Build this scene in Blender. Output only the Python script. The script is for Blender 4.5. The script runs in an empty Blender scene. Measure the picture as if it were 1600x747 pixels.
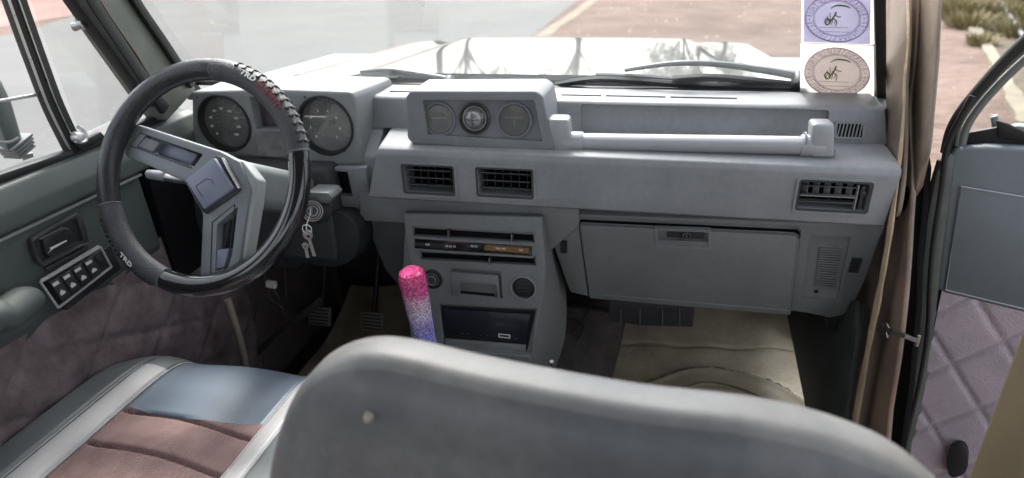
import bpy, bmesh, math, random
from mathutils import Vector as V, Matrix
from mathutils.geometry import tessellate_polygon
random.seed(7)
S = bpy.context.scene
COL = S.collection
rad = math.radians

# ------------------------------------------------------------------ camera, world, sun, exposure
YAW, PITCH, ROLL = 13.0, 25.5, 1.8
CAM = V((0.30, -1.15, 1.17))
FW = V((-math.sin(rad(YAW))*math.cos(rad(PITCH)), math.cos(rad(YAW))*math.cos(rad(PITCH)), -math.sin(rad(PITCH))))
R0 = V((math.cos(rad(YAW)), math.sin(rad(YAW)), 0)); U0 = R0.cross(FW)
RT = R0*math.cos(rad(ROLL)) - U0*math.sin(rad(ROLL)); UP = RT.cross(FW)
cd = bpy.data.cameras.new('camera'); cam = bpy.data.objects.new('camera', cd); COL.objects.link(cam)
cd.sensor_width = 36; cd.lens = 22.5; cd.clip_start = 0.02; cd.clip_end = 2000
mw = Matrix((RT, UP, -FW)).transposed().to_4x4(); mw.translation = CAM; cam.matrix_world = mw
cd.dof.use_dof = True; cd.dof.focus_distance = 1.3; cd.dof.aperture_fstop = 2.8
S.camera = cam
S.render.resolution_x = 1024; S.render.resolution_y = 478

SUN_EL, SUN_AZ = 52.0, -18.0      # azimuth measured from +Y (ahead of the car) towards +X
W = bpy.data.worlds.new('World'); S.world = W; W.use_nodes = True
nt = W.node_tree; bgn = nt.nodes['Background']
sky = nt.nodes.new('ShaderNodeTexSky'); sky.sky_type = 'NISHITA'; sky.sun_disc = False
sky.sun_elevation = rad(SUN_EL); sky.sun_rotation = rad(SUN_AZ); sky.dust_density = 4.0; sky.air_density = 1.0
hs = nt.nodes.new('ShaderNodeHueSaturation'); hs.inputs['Saturation'].default_value = 0.35
nt.links.new(sky.outputs[0], hs.inputs['Color']); nt.links.new(hs.outputs[0], bgn.inputs['Color'])
bgn.inputs['Strength'].default_value = 0.15
sd = bpy.data.lights.new('sun', 'SUN'); sd.energy = 1.5; sd.angle = rad(12); sd.color = (1, .965, .92)
so = bpy.data.objects.new('sun', sd); COL.objects.link(so)
sdir = V((math.sin(rad(SUN_AZ))*math.cos(rad(SUN_EL)), math.cos(rad(SUN_AZ))*math.cos(rad(SUN_EL)), math.sin(rad(SUN_EL))))
so.rotation_euler = sdir.to_track_quat('Z', 'Y').to_euler()
S.view_settings.view_transform = 'Standard'; S.view_settings.look = 'None'; S.view_settings.gamma = 1
S.view_settings.exposure = 2.05
S.cycles.max_bounces = 10; S.cycles.transparent_max_bounces = 16

# ------------------------------------------------------------------ measuring helpers
def ray(px, py): return FW + RT*((px-800)/1000.0) - UP*((py-373.5)/1000.0)
def plane(axis, v):
    n = V((0, 0, 0)); n['xyz'.index(axis)] = 1; return (n*v, n)
def at(px, py, pl):
    d = ray(px, py); return CAM + d*(((pl[0]-CAM).dot(pl[1]))/d.dot(pl[1]))
def PX(v): return plane('x', v)
def PY(v): return plane('y', v)
def PZ(v): return plane('z', v)
def proj(P):
    v = P-CAM; z = v.dot(FW); return (800+1000*v.dot(RT)/z, 373.5-1000*v.dot(UP)/z)

# ------------------------------------------------------------------ materials
MATS = {}
def M(name, col, rough=.5, metal=0, var=.0, vscale=6, bump=0, bscale=300, spec=.5, coat=0, col2=None, kind='noise', dist=.002, rvar=0, trans=0, ior=1.45, emis=0, vdet=5):
    m = bpy.data.materials.new(name); m.use_nodes = True; t = m.node_tree; b = t.nodes['Principled BSDF']
    b.inputs['Base Color'].default_value = (*col, 1); b.inputs['Roughness'].default_value = rough
    b.inputs['Metallic'].default_value = metal; b.inputs['Specular IOR Level'].default_value = spec
    b.inputs['Coat Weight'].default_value = coat; b.inputs['Transmission Weight'].default_value = trans; b.inputs['IOR'].default_value = ior
    geo = t.nodes.new('ShaderNodeNewGeometry')
    if var or rvar:
        n = t.nodes.new('ShaderNodeTexNoise'); n.inputs['Scale'].default_value = vscale; n.inputs['Detail'].default_value = vdet
        n.inputs['Roughness'].default_value = .6
        t.links.new(geo.outputs['Position'], n.inputs['Vector'])
        r = t.nodes.new('ShaderNodeValToRGB'); r.color_ramp.elements[0].position = .35; r.color_ramp.elements[1].position = .68
        c2 = col2 or tuple(c*(1-var) for c in col)
        r.color_ramp.elements[0].color = (*c2, 1); r.color_ramp.elements[1].color = (*col, 1)
        t.links.new(n.outputs['Fac'], r.inputs['Fac'])
        if var:
            n2 = t.nodes.new('ShaderNodeTexNoise'); n2.inputs['Scale'].default_value = vscale*17; n2.inputs['Detail'].default_value = 6; n2.inputs['Roughness'].default_value = .7
            t.links.new(geo.outputs['Position'], n2.inputs['Vector'])
            m2 = t.nodes.new('ShaderNodeMapRange'); m2.inputs['From Min'].default_value = .3; m2.inputs['From Max'].default_value = .7
            m2.inputs['To Min'].default_value = 1-min(.3, var*.35); m2.inputs['To Max'].default_value = 1+min(.3, var*.35)
            hv = t.nodes.new('ShaderNodeHueSaturation'); t.links.new(n2.outputs['Fac'], m2.inputs[0]); t.links.new(m2.outputs[0], hv.inputs['Value'])
            t.links.new(r.outputs['Color'], hv.inputs['Color']); t.links.new(hv.outputs['Color'], b.inputs['Base Color'])
        if rvar:
            mr = t.nodes.new('ShaderNodeMapRange'); mr.inputs['From Min'].default_value = .3; mr.inputs['From Max'].default_value = .7
            mr.inputs['To Min'].default_value = rough-rvar; mr.inputs['To Max'].default_value = rough+rvar
            t.links.new(n.outputs['Fac'], mr.inputs['Value']); t.links.new(mr.outputs[0], b.inputs['Roughness'])
    if bump:
        if kind == 'noise':
            bn = t.nodes.new('ShaderNodeTexNoise'); bn.inputs['Detail'].default_value = 3
        elif kind == 'voronoi':
            bn = t.nodes.new('ShaderNodeTexVoronoi')
        else:
            bn = t.nodes.new('ShaderNodeTexWave'); bn.bands_direction = 'X'; bn.inputs['Distortion'].default_value = .6
        bn.inputs['Scale'].default_value = bscale
        t.links.new(geo.outputs['Position'], bn.inputs['Vector'])
        bp = t.nodes.new('ShaderNodeBump'); bp.inputs['Strength'].default_value = bump; bp.inputs['Distance'].default_value = dist
        t.links.new(bn.outputs['Distance' if kind == 'voronoi' else ('Color' if kind == 'wave' else 'Fac')], bp.inputs['Height'])
        t.links.new(bp.outputs[0], b.inputs['Normal'])
    if emis:
        b.inputs['Emission Color'].default_value = (*col, 1); b.inputs['Emission Strength'].default_value = emis
    MATS[name] = m; return m
dash_m = M('dash_plastic', (.245, .255, .268), .45, var=.24, vscale=5, bump=.12, bscale=900, dist=.0008, rvar=.06)
dash2_m = M('dash_lower_plastic', (.205, .216, .218), .55, var=.2, vscale=6, bump=.15, bscale=900, dist=.0008, rvar=.05)
pod_m = M('gauge_pod_plastic', (.19, .20, .215), .5, var=.18, vscale=12, bump=.12, bscale=700, dist=.0008)
clus_m = M('cluster_plastic', (.225, .236, .238), .45, var=.12, vscale=9, bump=.12, bscale=700, dist=.0008)
handle_m = M('handle_plastic', (.33, .34, .36), .26, var=.1, vscale=10, bump=.1, bscale=700, dist=.0006)
blk_m = M('black_plastic', (.02, .021, .023), .45, bump=.1, bscale=600, dist=.0008)
slat_m = M('slat_black_plastic', (.045, .045, .048), .32)
void_m = M('cavity_shade', (.006, .006, .007), .8, spec=.15)  # near-black colour stands in for shade inside gaps and recesses
rub_m = M('black_rubber', (.018, .018, .018), .5, var=.3, vscale=30, bump=.2, bscale=200, dist=.001)
vane_m = M('vane_grey', (.22, .22, .225), .4)
gloss_m = M("gloss_black", (.012, .012, .014), .10, coat=.5)
face_m = M('dial_face', (.10, .10, .105), .5, var=.5, vscale=22, col2=(.12, .115, .11))
dust_m = M('dusty_dial_face', (.30, .29, .285), .55, var=.5, vscale=30, col2=(.13, .128, .13))
white_m = M('white_print', (.75, .75, .73), .5)
whitem_m = M('white_marking', (.65, .65, .62), .5)
chrome_m = M('chrome', (.80, .80, .80), .35, metal=.6)
steel_m = M('worn_steel', (.45, .44, .42), .35, metal=1, rvar=.12, vscale=60)
leather_m = M('wheel_leather', (.035, .037, .042), .32, var=.25, vscale=30, bump=.35, bscale=260, dist=.0012, kind='voronoi')
carbon_m = M('wheel_textured_vinyl', (.06, .062, .07), .5, var=.3, vscale=40, bump=.6, bscale=420, dist=.0012, kind='voronoi')
spoke_m = M('steering_spoke_plastic', (.19, .207, .22), .38, var=.15, vscale=14, bump=.2, bscale=500, dist=.0008)
horn_m = M('horn_pad_plastic', (.19, .205, .27), .4, var=.12, vscale=18, bump=.2, bscale=500, dist=.0008)
red_m = M('red_print', (.28, .03, .03), .45)
doorp_m = M('door_green_grey_vinyl', (.072, .086, .080), .5, var=.15, vscale=5, bump=.2, bscale=500, dist=.001, rvar=.06)
quiltd_m = M('maroon_velour', (.215, .165, .17), .95, var=.5, vscale=20, bump=.5, bscale=420, dist=.002)
quiltp_m = M('mauve_vinyl', (.46, .39, .43), .6, var=.2, vscale=10, bump=.4, bscale=260, dist=.0015, kind='voronoi')
doorg_m = M('door_blue_grey_vinyl', (.185, .212, .228), .5, var=.14, vscale=5, bump=.25, bscale=400, dist=.001)
seatb_m = M('blue_grey_leatherette', (.115, .145, .185), .4, var=.12, vscale=9, bump=.2, bscale=350, dist=.001)
seatw_m = M('white_leatherette', (.40, .395, .40), .45, var=.1, vscale=9, bump=.2, bscale=350, dist=.001)
seatp_m = M('pink_corduroy', (.27, .178, .17), .9, var=.22, vscale=25, bump=.8, bscale=78, dist=.002, kind='wave')
seatg_m = M('dark_grey_leatherette', (.13, .145, .15), .4, var=.15, vscale=9, bump=.25, bscale=350, dist=.001)
back_m = M('seat_back_vinyl', (.205, .198, .187), .45, var=.4, vscale=2.6, bump=.2, bscale=220, dist=.001, col2=(.105, .108, .112))
mat_m = M('beige_mat', (.72, .63, .47), .85, spec=.25, var=.3, vscale=7, bump=.3, bscale=60, dist=.004, col2=(.46, .39, .28))
matd_m = M('beige_mat_line', (.22, .17, .09), .6)
carpet_m = M('grey_mauve_carpet', (.13, .115, .115), .95, var=.4, vscale=16, bump=.8, bscale=300, dist=.004)
floor_m = M('dark_floor_carpet', (.12, .11, .10), .95, var=.4, vscale=12, bump=.8, bscale=300, dist=.004)
tan_m = M('tan_edge_trim', (.46, .34, .22), .6, var=.3, vscale=25, bump=.5, bscale=90, dist=.003)
jamb_m = M('brown_jamb_paint', (.21, .145, .105), .4, var=.35, vscale=9, bump=.15, bscale=80, coat=.3, col2=(.10, .07, .055), dist=.001)
pil_m = M('taupe_pillar_trim', (.20, .16, .125), .45, var=.3, vscale=12, bump=.2, bscale=150, dist=.001)
pilg_m = M('grey_green_pillar_trim', (.17, .185, .165), .5, var=.25, vscale=10, bump=.3, bscale=90, dist=.002, col2=(.12, .125, .10))
bp_m = M('olive_brown_trim', (.10, .078, .046), .6, var=.25, vscale=8, bump=.2, bscale=200, dist=.001)
hood_m = M('white_car_paint', (.12, .125, .125), .2, var=.3, vscale=5, coat=1)  # mottled tone painted in to suggest reflections on the bonnet
hoodd_m = M('reflection_grey_edge', (.45, .46, .46), .5, var=.3, vscale=20)  # unused grey for painting reflections along the bonnet edge
cowl_m = M('cowl_grey', (.12, .13, .14), .5, var=.2, vscale=20)
liner_m = M('headliner', (.30, .30, .29), .9, bump=.2, bscale=200)
asph_m = M('asphalt', (.10, .10, .097), .85, var=.25, vscale=.5, bump=.4, bscale=30, dist=.01, col2=(.08, .081, .081), vdet=8)
dirt_m = M('red_dirt', (.142, .096, .076), .95, var=.4, vscale=1.1, bump=.9, bscale=5, dist=.08, col2=(.085, .055, .042), vdet=9)
edge_m = M('pale_road_edge', (.21, .17, .125), .9, var=.35, vscale=3, bump=.5, bscale=20, dist=.01)
conc_m = M('pale_concrete', (.21, .18, .13), .85, var=.4, vscale=2.5, bump=.5, bscale=15, dist=.02)
ditch_m = M('olive_brown_earth', (.10, .078, .05), .95, var=.45, vscale=2.5, bump=.8, bscale=6, dist=.05)
grass_m = M('dry_grass', (.15, .13, .065), .8, var=.5, vscale=8, col2=(.22, .19, .09))
pave_m = M('pale_pavement', (.40, .37, .35), .9, var=.2, vscale=1.2, bump=.3, bscale=10, dist=.01)
pinkd_m = M('pink_earth', (.24, .15, .13), .95, var=.3, vscale=1.0, bump=.5, bscale=5, dist=.03)
stk_m = M('sticker_paper', (.85, .83, .82), .5, var=.12, vscale=40, col2=(.78, .76, .74))
stkb_m = M('lilac_print', (.74, .74, .88), .5, var=.08, vscale=50)
stkp_m = M('pale_pink_print', (.80, .755, .74), .5, var=.1, vscale=50)
inkb_m = M('violet_ink', (.16, .13, .30), .6)
inkp_m = M('mauve_ink', (.28, .18, .25), .6)
inkg_m = M('green_ink', (.10, .13, .04), .6)
amber_m = M('amber_print', (.30, .14, .05), .5, var=.6, vscale=120, col2=(.15, .08, .02))
hand_m = M('armrest_vinyl', (.07, .085, .08), .6, bump=.2, bscale=300, dist=.001)
tank_m = M('pedal_rubber', (.04, .04, .04), .6)

def glassmat(name, tint, gloss=.06, dirt=.0):
    m = bpy.data.materials.new(name); m.use_nodes = True; t = m.node_tree; t.nodes.clear()
    o = t.nodes.new('ShaderNodeOutputMaterial'); tr = t.nodes.new('ShaderNodeBsdfTransparent'); tr.inputs[0].default_value = (*tint, 1)
    g = t.nodes.new('ShaderNodeBsdfGlossy'); g.inputs['Roughness'].default_value = .03
    fr = t.nodes.new('ShaderNodeFresnel'); fr.inputs[0].default_value = 1.4
    mu = t.nodes.new('ShaderNodeMath'); mu.operation = 'MULTIPLY'; mu.inputs[1].default_value = gloss*10
    mx = t.nodes.new('ShaderNodeMixShader'); t.links.new(fr.outputs[0], mu.inputs[0]); t.links.new(mu.outputs[0], mx.inputs[0])
    t.links.new(tr.outputs[0], mx.inputs[1]); t.links.new(g.outputs[0], mx.inputs[2])
    last = mx
    if dirt:
        df = t.nodes.new('ShaderNodeBsdfDiffuse'); df.inputs[0].default_value = (.6, .58, .55, 1)
        geo = t.nodes.new('ShaderNodeNewGeometry'); n = t.nodes.new('ShaderNodeTexNoise'); n.inputs['Scale'].default_value = 9; n.inputs['Detail'].default_value = 6
        t.links.new(geo.outputs['Position'], n.inputs['Vector'])
        mm = t.nodes.new('ShaderNodeMapRange'); mm.inputs['From Min'].default_value = .35; mm.inputs['From Max'].default_value = .75
        mm.inputs['To Min'].default_value = dirt*.3; mm.inputs['To Max'].default_value = dirt
        t.links.new(n.outputs['Fac'], mm.inputs['Value'])
        m2 = t.nodes.new('ShaderNodeMixShader'); t.links.new(mm.outputs[0], m2.inputs[0]); t.links.new(mx.outputs[0], m2.inputs[1]); t.links.new(df.outputs[0], m2.inputs[2]); last = m2
    t.links.new(last.outputs[0], o.inputs[0]); return m
glass_m = glassmat('window_glass', (.95, .96, .955), .018, .02)
lens_m = glassmat('gauge_lens', (.85, .86, .86), .12, .22)

def shift_m():   # glitter-filled clear resin: pink at the top fading to violet-blue below
    m = bpy.data.materials.new('glitter_resin'); m.use_nodes = True; t = m.node_tree; b = t.nodes['Principled BSDF']
    tc = t.nodes.new('ShaderNodeTexCoord'); sp = t.nodes.new('ShaderNodeSeparateXYZ'); t.links.new(tc.outputs['Generated'], sp.inputs[0])
    r = t.nodes.new('ShaderNodeValToRGB'); e = r.color_ramp.elements
    e[0].position = 0; e[0].color = (.36, .40, .88, 1); e[1].position = 1; e[1].color = (.80, .09, .27, 1)
    for p, c in ((.25, (.34, .33, .80)), (.40, (.45, .38, .72)), (.52, (.72, .60, .74)), (.66, (.70, .45, .60)), (.76, (.70, .12, .32))):
        k = e.new(p); k.color = (*c, 1)
    t.links.new(sp.outputs[2], r.inputs[0])
    vo = t.nodes.new('ShaderNodeTexVoronoi'); vo.inputs['Scale'].default_value = 420; geo = t.nodes.new('ShaderNodeNewGeometry')
    t.links.new(geo.outputs['Position'], vo.inputs['Vector'])
    hsv = t.nodes.new('ShaderNodeHueSaturation'); t.links.new(r.outputs[0], hsv.inputs['Color'])
    s2 = t.nodes.new('ShaderNodeSeparateColor'); t.links.new(vo.outputs['Color'], s2.inputs[0])
    mr = t.nodes.new('ShaderNodeMapRange'); mr.inputs['To Min'].default_value = .4; mr.inputs['To Max'].default_value = 2.0
    t.links.new(s2.outputs[0], mr.inputs[0]); t.links.new(mr.outputs[0], hsv.inputs['Value']); t.links.new(hsv.outputs[0], b.inputs['Base Color'])
    b.inputs['Roughness'].default_value = .15; b.inputs['Coat Weight'].default_value = 1; b.inputs['Transmission Weight'].default_value = .25; b.inputs['Subsurface Weight'].default_value = .3; b.inputs['Subsurface Radius'].default_value = (.01, .01, .01)
    return m
glit_m = shift_m()

for mm in (stk_m, stkb_m, stkp_m):       # thin paper on glass: daylight comes through it
    t = mm.node_tree; b = t.nodes['Principled BSDF']; o = t.nodes['Material Output']; tl = t.nodes.new('ShaderNodeBsdfTranslucent'); c = b.inputs['Base Color']
    if c.is_linked: t.links.new(c.links[0].from_socket, tl.inputs[0])
    mx = t.nodes.new('ShaderNodeMixShader'); mx.inputs[0].default_value = .65; t.links.new(b.outputs[0], mx.inputs[1]); t.links.new(tl.outputs[0], mx.inputs[2]); t.links.new(mx.outputs[0], o.inputs[0])
# ------------------------------------------------------------------ mesh helpers
WO = {}                                            # world origin of every linked object
def root(name, loc, label, cat, group=None):
    o = bpy.data.objects.new(name, None); o.empty_display_size = .05; COL.objects.link(o); o.location = loc
    WO[o.name] = V(loc); o['label'] = label; o['category'] = cat
    if group: o['group'] = group
    return o
def obj(name, bm, mat, parent=None, smooth=38, label=None, cat=None, group=None, kind=None, mats=None):
    if isinstance(bm, bmesh.types.BMesh):
        bmesh.ops.recalc_face_normals(bm, faces=bm.faces[:]) if not getattr(bm, 'keep', 0) else None
        me = bpy.data.meshes.new(name); bm.to_mesh(me); bm.free()
    else: me = bm
    me.materials.clear()
    for mm in (mats or [mat]): me.materials.append(mm)
    lo = V([min(v.co[i] for v in me.vertices) for i in range(3)]); hi = V([max(v.co[i] for v in me.vertices) for i in range(3)])
    c = (lo+hi)/2
    if parent is None: c.z = lo.z
    for v in me.vertices: v.co -= c
    if smooth:
        for p in me.polygons: p.use_smooth = True
        me.set_sharp_from_angle(angle=rad(smooth))
    o = bpy.data.objects.new(name, me); COL.objects.link(o)
    WO[o.name] = c.copy()
    if parent: o.parent = parent; o.location = c-WO[parent.name]
    else: o.location = c
    if label: o['label'] = label
    if cat: o['category'] = cat
    if group: o['group'] = group
    if kind: o['kind'] = kind
    return o
class FR:      # local frame: origin, u (right), v (up), n (towards the cabin)
    def __init__(s, o, u=V((1, 0, 0)), n=V((0, -1, 0))):
        s.o = V(o); s.n = V(n).normalized(); s.u = V(u); s.u = (s.u - s.n*s.u.dot(s.n)).normalized(); s.v = s.n.cross(s.u)
        s.pl = (s.o, s.n)
    def p(s, a, b, c=0): return s.o+s.u*a+s.v*b+s.n*c
    def px(s, x, y, c=0):
        q = at(x, y, (s.o+s.n*c, s.n)); d = q-s.o; return (d.dot(s.u), d.dot(s.v))
    def mat(s): m = Matrix((s.u, s.v, s.n)).transposed().to_4x4(); m.translation = s.o; return m
WORLD = FR((0, 0, 0), V((1, 0, 0)), V((0, 0, 1)))
def NB(): return bmesh.new()
def merge(bm, b2):
    me = bpy.data.meshes.new('tmp'); b2.to_mesh(me); b2.free(); bm.from_mesh(me); bpy.data.meshes.remove(me); return bm
def box(bm, fr, c, s, bev=0, seg=2, rot=0, mi=0):
    b = bmesh.new(); bmesh.ops.create_cube(b, size=1)
    for v in b.verts: v.co = V((v.co.x*s[0], v.co.y*s[1], v.co.z*s[2]))
    if bev: bmesh.ops.bevel(b, geom=b.edges[:], offset=bev, segments=seg, affect='EDGES', profile=.5)
    if rot: bmesh.ops.rotate(b, verts=b.verts, matrix=Matrix.Rotation(rot, 3, 'Z'))
    for v in b.verts: v.co = fr.p(v.co.x+c[0], v.co.y+c[1], v.co.z+c[2])
    for f in b.faces: f.material_index = mi
    return merge(bm, b)
def prism(bm, pts, vec, bev=0, seg=2, taper=1.0, mi=0):
    """closed polygon of 3-D points extruded by vec"""
    b = bmesh.new(); n = len(pts); c = sum((V(p) for p in pts), V((0, 0, 0)))/n
    A = [b.verts.new(V(p)) for p in pts]; B = [b.verts.new(c+(V(p)-c)*taper+V(vec)) for p in pts]
    b.faces.new(A); b.faces.new(list(reversed(B)))
    for i in range(n): b.faces.new((A[i], B[i], B[(i+1) % n], A[(i+1) % n]))
    bmesh.ops.recalc_face_normals(b, faces=b.faces[:])
    if bev: bmesh.ops.bevel(b, geom=[e for e in b.edges if e.calc_face_angle(0) > .35], offset=bev, segments=seg, affect='EDGES', profile=.5, clamp_overlap=True)
    for f in b.faces: f.material_index = mi
    return merge(bm, b)
def xprism(bm, prof, x0, x1, bev=0, seg=3, dx0=None, dx1=None):
    """profile in (y,z) extruded along X; dx0/dx1: functions (y,z)->x offset at each end"""
    b = bmesh.new()
    A = [b.verts.new((x0+(dx0(y, z) if dx0 else 0), y, z)) for y, z in prof]; B = [b.verts.new((x1+(dx1(y, z) if dx1 else 0), y, z)) for y, z in prof]
    n = len(prof); b.faces.new(A); b.faces.new(list(reversed(B)))
    for i in range(n): b.faces.new((A[i], B[i], B[(i+1) % n], A[(i+1) % n]))
    bmesh.ops.recalc_face_normals(b, faces=b.faces[:])
    if bev: bmesh.ops.bevel(b, geom=[e for e in b.edges if e.calc_face_angle(0) > .3], offset=bev, segments=seg, affect='EDGES', profile=.5, clamp_overlap=True)
    return merge(bm, b)
def cyl(bm, p0, p1, r0, r1=None, n=24, bev=0, mi=0, cap=True):
    r1 = r0 if r1 is None else r1; p0 = V(p0); p1 = V(p1); d = p1-p0
    b = bmesh.new(); bmesh.ops.create_cone(b, cap_ends=cap, segments=n, radius1=r0, radius2=r1, depth=d.length)
    if bev: bmesh.ops.bevel(b, geom=[e for e in b.edges if e.calc_face_angle(0) > .9], offset=bev, segments=2, affect='EDGES', profile=.5)
    m = d.to_track_quat('Z', 'Y').to_matrix().to_4x4(); m.translation = (p0+p1)/2
    b.transform(m)
    for f in b.faces: f.material_index = mi
    return merge(bm, b)
def cr(pts, n=8, closed=False):
    P = [V(p) for p in pts]; out = []; m = len(P)
    for i in range(m if closed else m-1):
        if closed: a, b, c, d = P[(i-1) % m], P[i], P[(i+1) % m], P[(i+2) % m]
        else: a, b, c, d = P[max(i-1, 0)], P[i], P[i+1], P[min(i+2, m-1)]
        for k in range(n):
            t = k/n; out.append(.5*((2*b)+(c-a)*t+(2*a-5*b+4*c-d)*t*t+(3*b-a-3*c+d)*t**3))
    if not closed: out.append(P[-1])
    return out
def tube(bm, path, r, n=12, closed=False, flat=None, mi=0):
    """r: number or function of 0..1; flat=(direction, factor) squashes the section"""
    b = bmesh.new(); P = [V(p) for p in path]; m = len(P); rings = []; up = None
    for i, p in enumerate(P):
        d = (P[(i+1) % m]-P[(i-1) % m]) if closed else (P[min(i+1, m-1)]-P[max(i-1, 0)])
        d.normalize()
        if up is None: up = d.orthogonal().normalized() if flat is None else V(flat[0])
        up = (up-d*up.dot(d)).normalized(); s = d.cross(up)
        rr = r(i/(m-1)) if callable(r) else r; fz = flat[1] if flat else 1
        rings.append([b.verts.new(p+up*math.cos(a)*rr*fz+s*math.sin(a)*rr) for a in [2*math.pi*k/n for k in range(n)]])
    for i in range(m if closed else m-1):
        A, B = rings[i], rings[(i+1) % m]
        for k in range(n): b.faces.new((A[k], A[(k+1) % n], B[(k+1) % n], B[k]))
    if not closed: b.faces.new(rings[0]); b.faces.new(list(reversed(rings[-1])))
    for f in b.faces: f.material_index = mi
    return merge(bm, b)
def bar(bm, path, w, t, wdir, mi=0, bev=0):
    """rectangular-section bar along a path; w along wdir, t across"""
    b = bmesh.new(); P = [V(p) for p in path]; m = len(P); rings = []
    for i, p in enumerate(P):
        d = (P[min(i+1, m-1)]-P[max(i-1, 0)]).normalized(); u = V(wdir); u = (u-d*u.dot(d)).normalized(); s = d.cross(u)
        ww = w(i/(m-1)) if callable(w) else w
        rings.append([b.verts.new(p+u*a*ww/2+s*c*t/2) for a, c in ((-1, -1), (1, -1), (1, 1), (-1, 1))])
    for i in range(m-1):
        A, B = rings[i], rings[i+1]
        for k in range(4): b.faces.new((A[k], A[(k+1) % 4], B[(k+1) % 4], B[k]))
    b.faces.new(rings[0]); b.faces.new(list(reversed(rings[-1]))); bmesh.ops.recalc_face_normals(b, faces=b.faces[:])
    if bev: bmesh.ops.bevel(b, geom=[e for e in b.edges if e.calc_face_angle(0) > .9], offset=bev, segments=2, affect='EDGES', profile=.5)
    for f in b.faces: f.material_index = mi
    return merge(bm, b)
def lathe(bm, fr, prof, n=40, c=(0, 0), sx=1, sy=1, mi=0):
    """profile (radius, height along n) turned about the frame's n axis at c"""
    b = bmesh.new(); R = []
    for r, h in prof: R.append([b.verts.new(fr.p(c[0]+sx*max(r, 1e-5)*math.cos(2*math.pi*k/n), c[1]+sy*max(r, 1e-5)*math.sin(2*math.pi*k/n), h)) for k in range(n)])
    for i in range(len(R)-1):
        for k in range(n): b.faces.new((R[i][k], R[i][(k+1) % n], R[i+1][(k+1) % n], R[i+1][k]))
    for f in b.faces: f.material_index = mi
    bmesh.ops.remove_doubles(b, verts=b.verts, dist=2e-5)
    return merge(bm, b)
def grid(bm, f, nu, nv, mi=0):
    b = bmesh.new(); G = [[b.verts.new(f(i/nu, j/nv)) for j in range(nv+1)] for i in range(nu+1)]
    for i in range(nu):
        for j in range(nv): b.faces.new((G[i][j], G[i+1][j], G[i+1][j+1], G[i][j+1]))
    for ff in b.faces: ff.material_index = mi
    return merge(bm, b)
def solid_grid(bm, f, g, nu, nv):
    """front surface f(u,v), back surface g(u,v), joined round the rim: a closed solid"""
    b = bmesh.new()
    A = [[b.verts.new(f(i/nu, j/nv)) for j in range(nv+1)] for i in range(nu+1)]
    B = [[b.verts.new(g(i/nu, j/nv)) for j in range(nv+1)] for i in range(nu+1)]
    for i in range(nu):
        for j in range(nv):
            b.faces.new((A[i][j], A[i+1][j], A[i+1][j+1], A[i][j+1])); b.faces.new((B[i][j], B[i][j+1], B[i+1][j+1], B[i+1][j]))
    rim = [(i, 0) for i in range(nu)]+[(nu, j) for j in range(nv)]+[(i, nv) for i in range(nu, 0, -1)]+[(0, j) for j in range(nv, 0, -1)]
    for k in range(len(rim)):
        a = rim[k]; c = rim[(k+1) % len(rim)]; b.faces.new((A[a[0]][a[1]], B[a[0]][a[1]], B[c[0]][c[1]], A[c[0]][c[1]]))
    return merge(bm, b)
def cut(bm, cutters):
    """boolean difference, done on temporary objects"""
    me = bpy.data.meshes.new('a'); bm.to_mesh(me); bm.free(); o = bpy.data.objects.new('a', me); COL.objects.link(o); tmp = []
    for c in cutters:
        bmesh.ops.recalc_face_normals(c, faces=c.faces[:])
        mc = bpy.data.meshes.new('c'); c.to_mesh(mc); c.free(); oc = bpy.data.objects.new('c', mc); COL.objects.link(oc); tmp.append(oc)
        md = o.modifiers.new('b', 'BOOLEAN'); md.object = oc; md.operation = 'DIFFERENCE'; md.solver = 'EXACT'
    dg = bpy.context.evaluated_depsgraph_get(); dg.update(); e = o.evaluated_get(dg); m2 = bpy.data.meshes.new_from_object(e)
    for t in tmp: bpy.data.objects.remove(t)
    bpy.data.objects.remove(o); out = bmesh.new(); out.from_mesh(m2); return out
def ring(bm, fr, outer, inner, c0, c1, mi=0):
    """frame between two loops (lists of (u,v)), from depth c0 to c1 along n"""
    b = bmesh.new(); n = len(outer)
    L = [[b.verts.new(fr.p(p[0], p[1], c)) for p in loop] for loop, c in ((outer, c0), (outer, c1), (inner, c1), (inner, c0))]
    for q in range(4):
        A, B = L[q], L[(q+1) % 4]
        for k in range(n): b.faces.new((A[k], A[(k+1) % n], B[(k+1) % n], B[k]))
    for f in b.faces: f.material_index = mi
    return merge(bm, b)
def rrect(w, h, r, cx=0, cy=0, n=5):
    out = []
    for sx, sy, a0 in ((1, 1, 0), (-1, 1, 90), (-1, -1, 180), (1, -1, 270)):
        for k in range(n+1):
            a = rad(a0+90*k/n); out.append((cx+sx*(w/2-r)+r*math.cos(a), cy+sy*(h/2-r)+r*math.sin(a)))
    return out
def text(s, fr, size, mat, parent, name='lettering', c=(0, 0), ext=.0004, rot=0, sx=1, align='CENTER'):
    cu = bpy.data.curves.new('t', 'FONT'); cu.body = s; cu.size = size; cu.extrude = ext; cu.align_x = align; cu.align_y = 'CENTER'; cu.offset = size*.012
    o = bpy.data.objects.new('t', cu); COL.objects.link(o); dg = bpy.context.evaluated_depsgraph_get(); dg.update()
    me = bpy.data.meshes.new_from_object(o.evaluated_get(dg)); bpy.data.objects.remove(o)
    me.transform(fr.mat() @ Matrix.Translation((c[0], c[1], ext+.0003)) @ Matrix.Rotation(rot, 4, 'Z') @ Matrix.Diagonal((sx, 1, 1, 1)))
    return obj(name, me, mat, parent, smooth=0)
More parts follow.
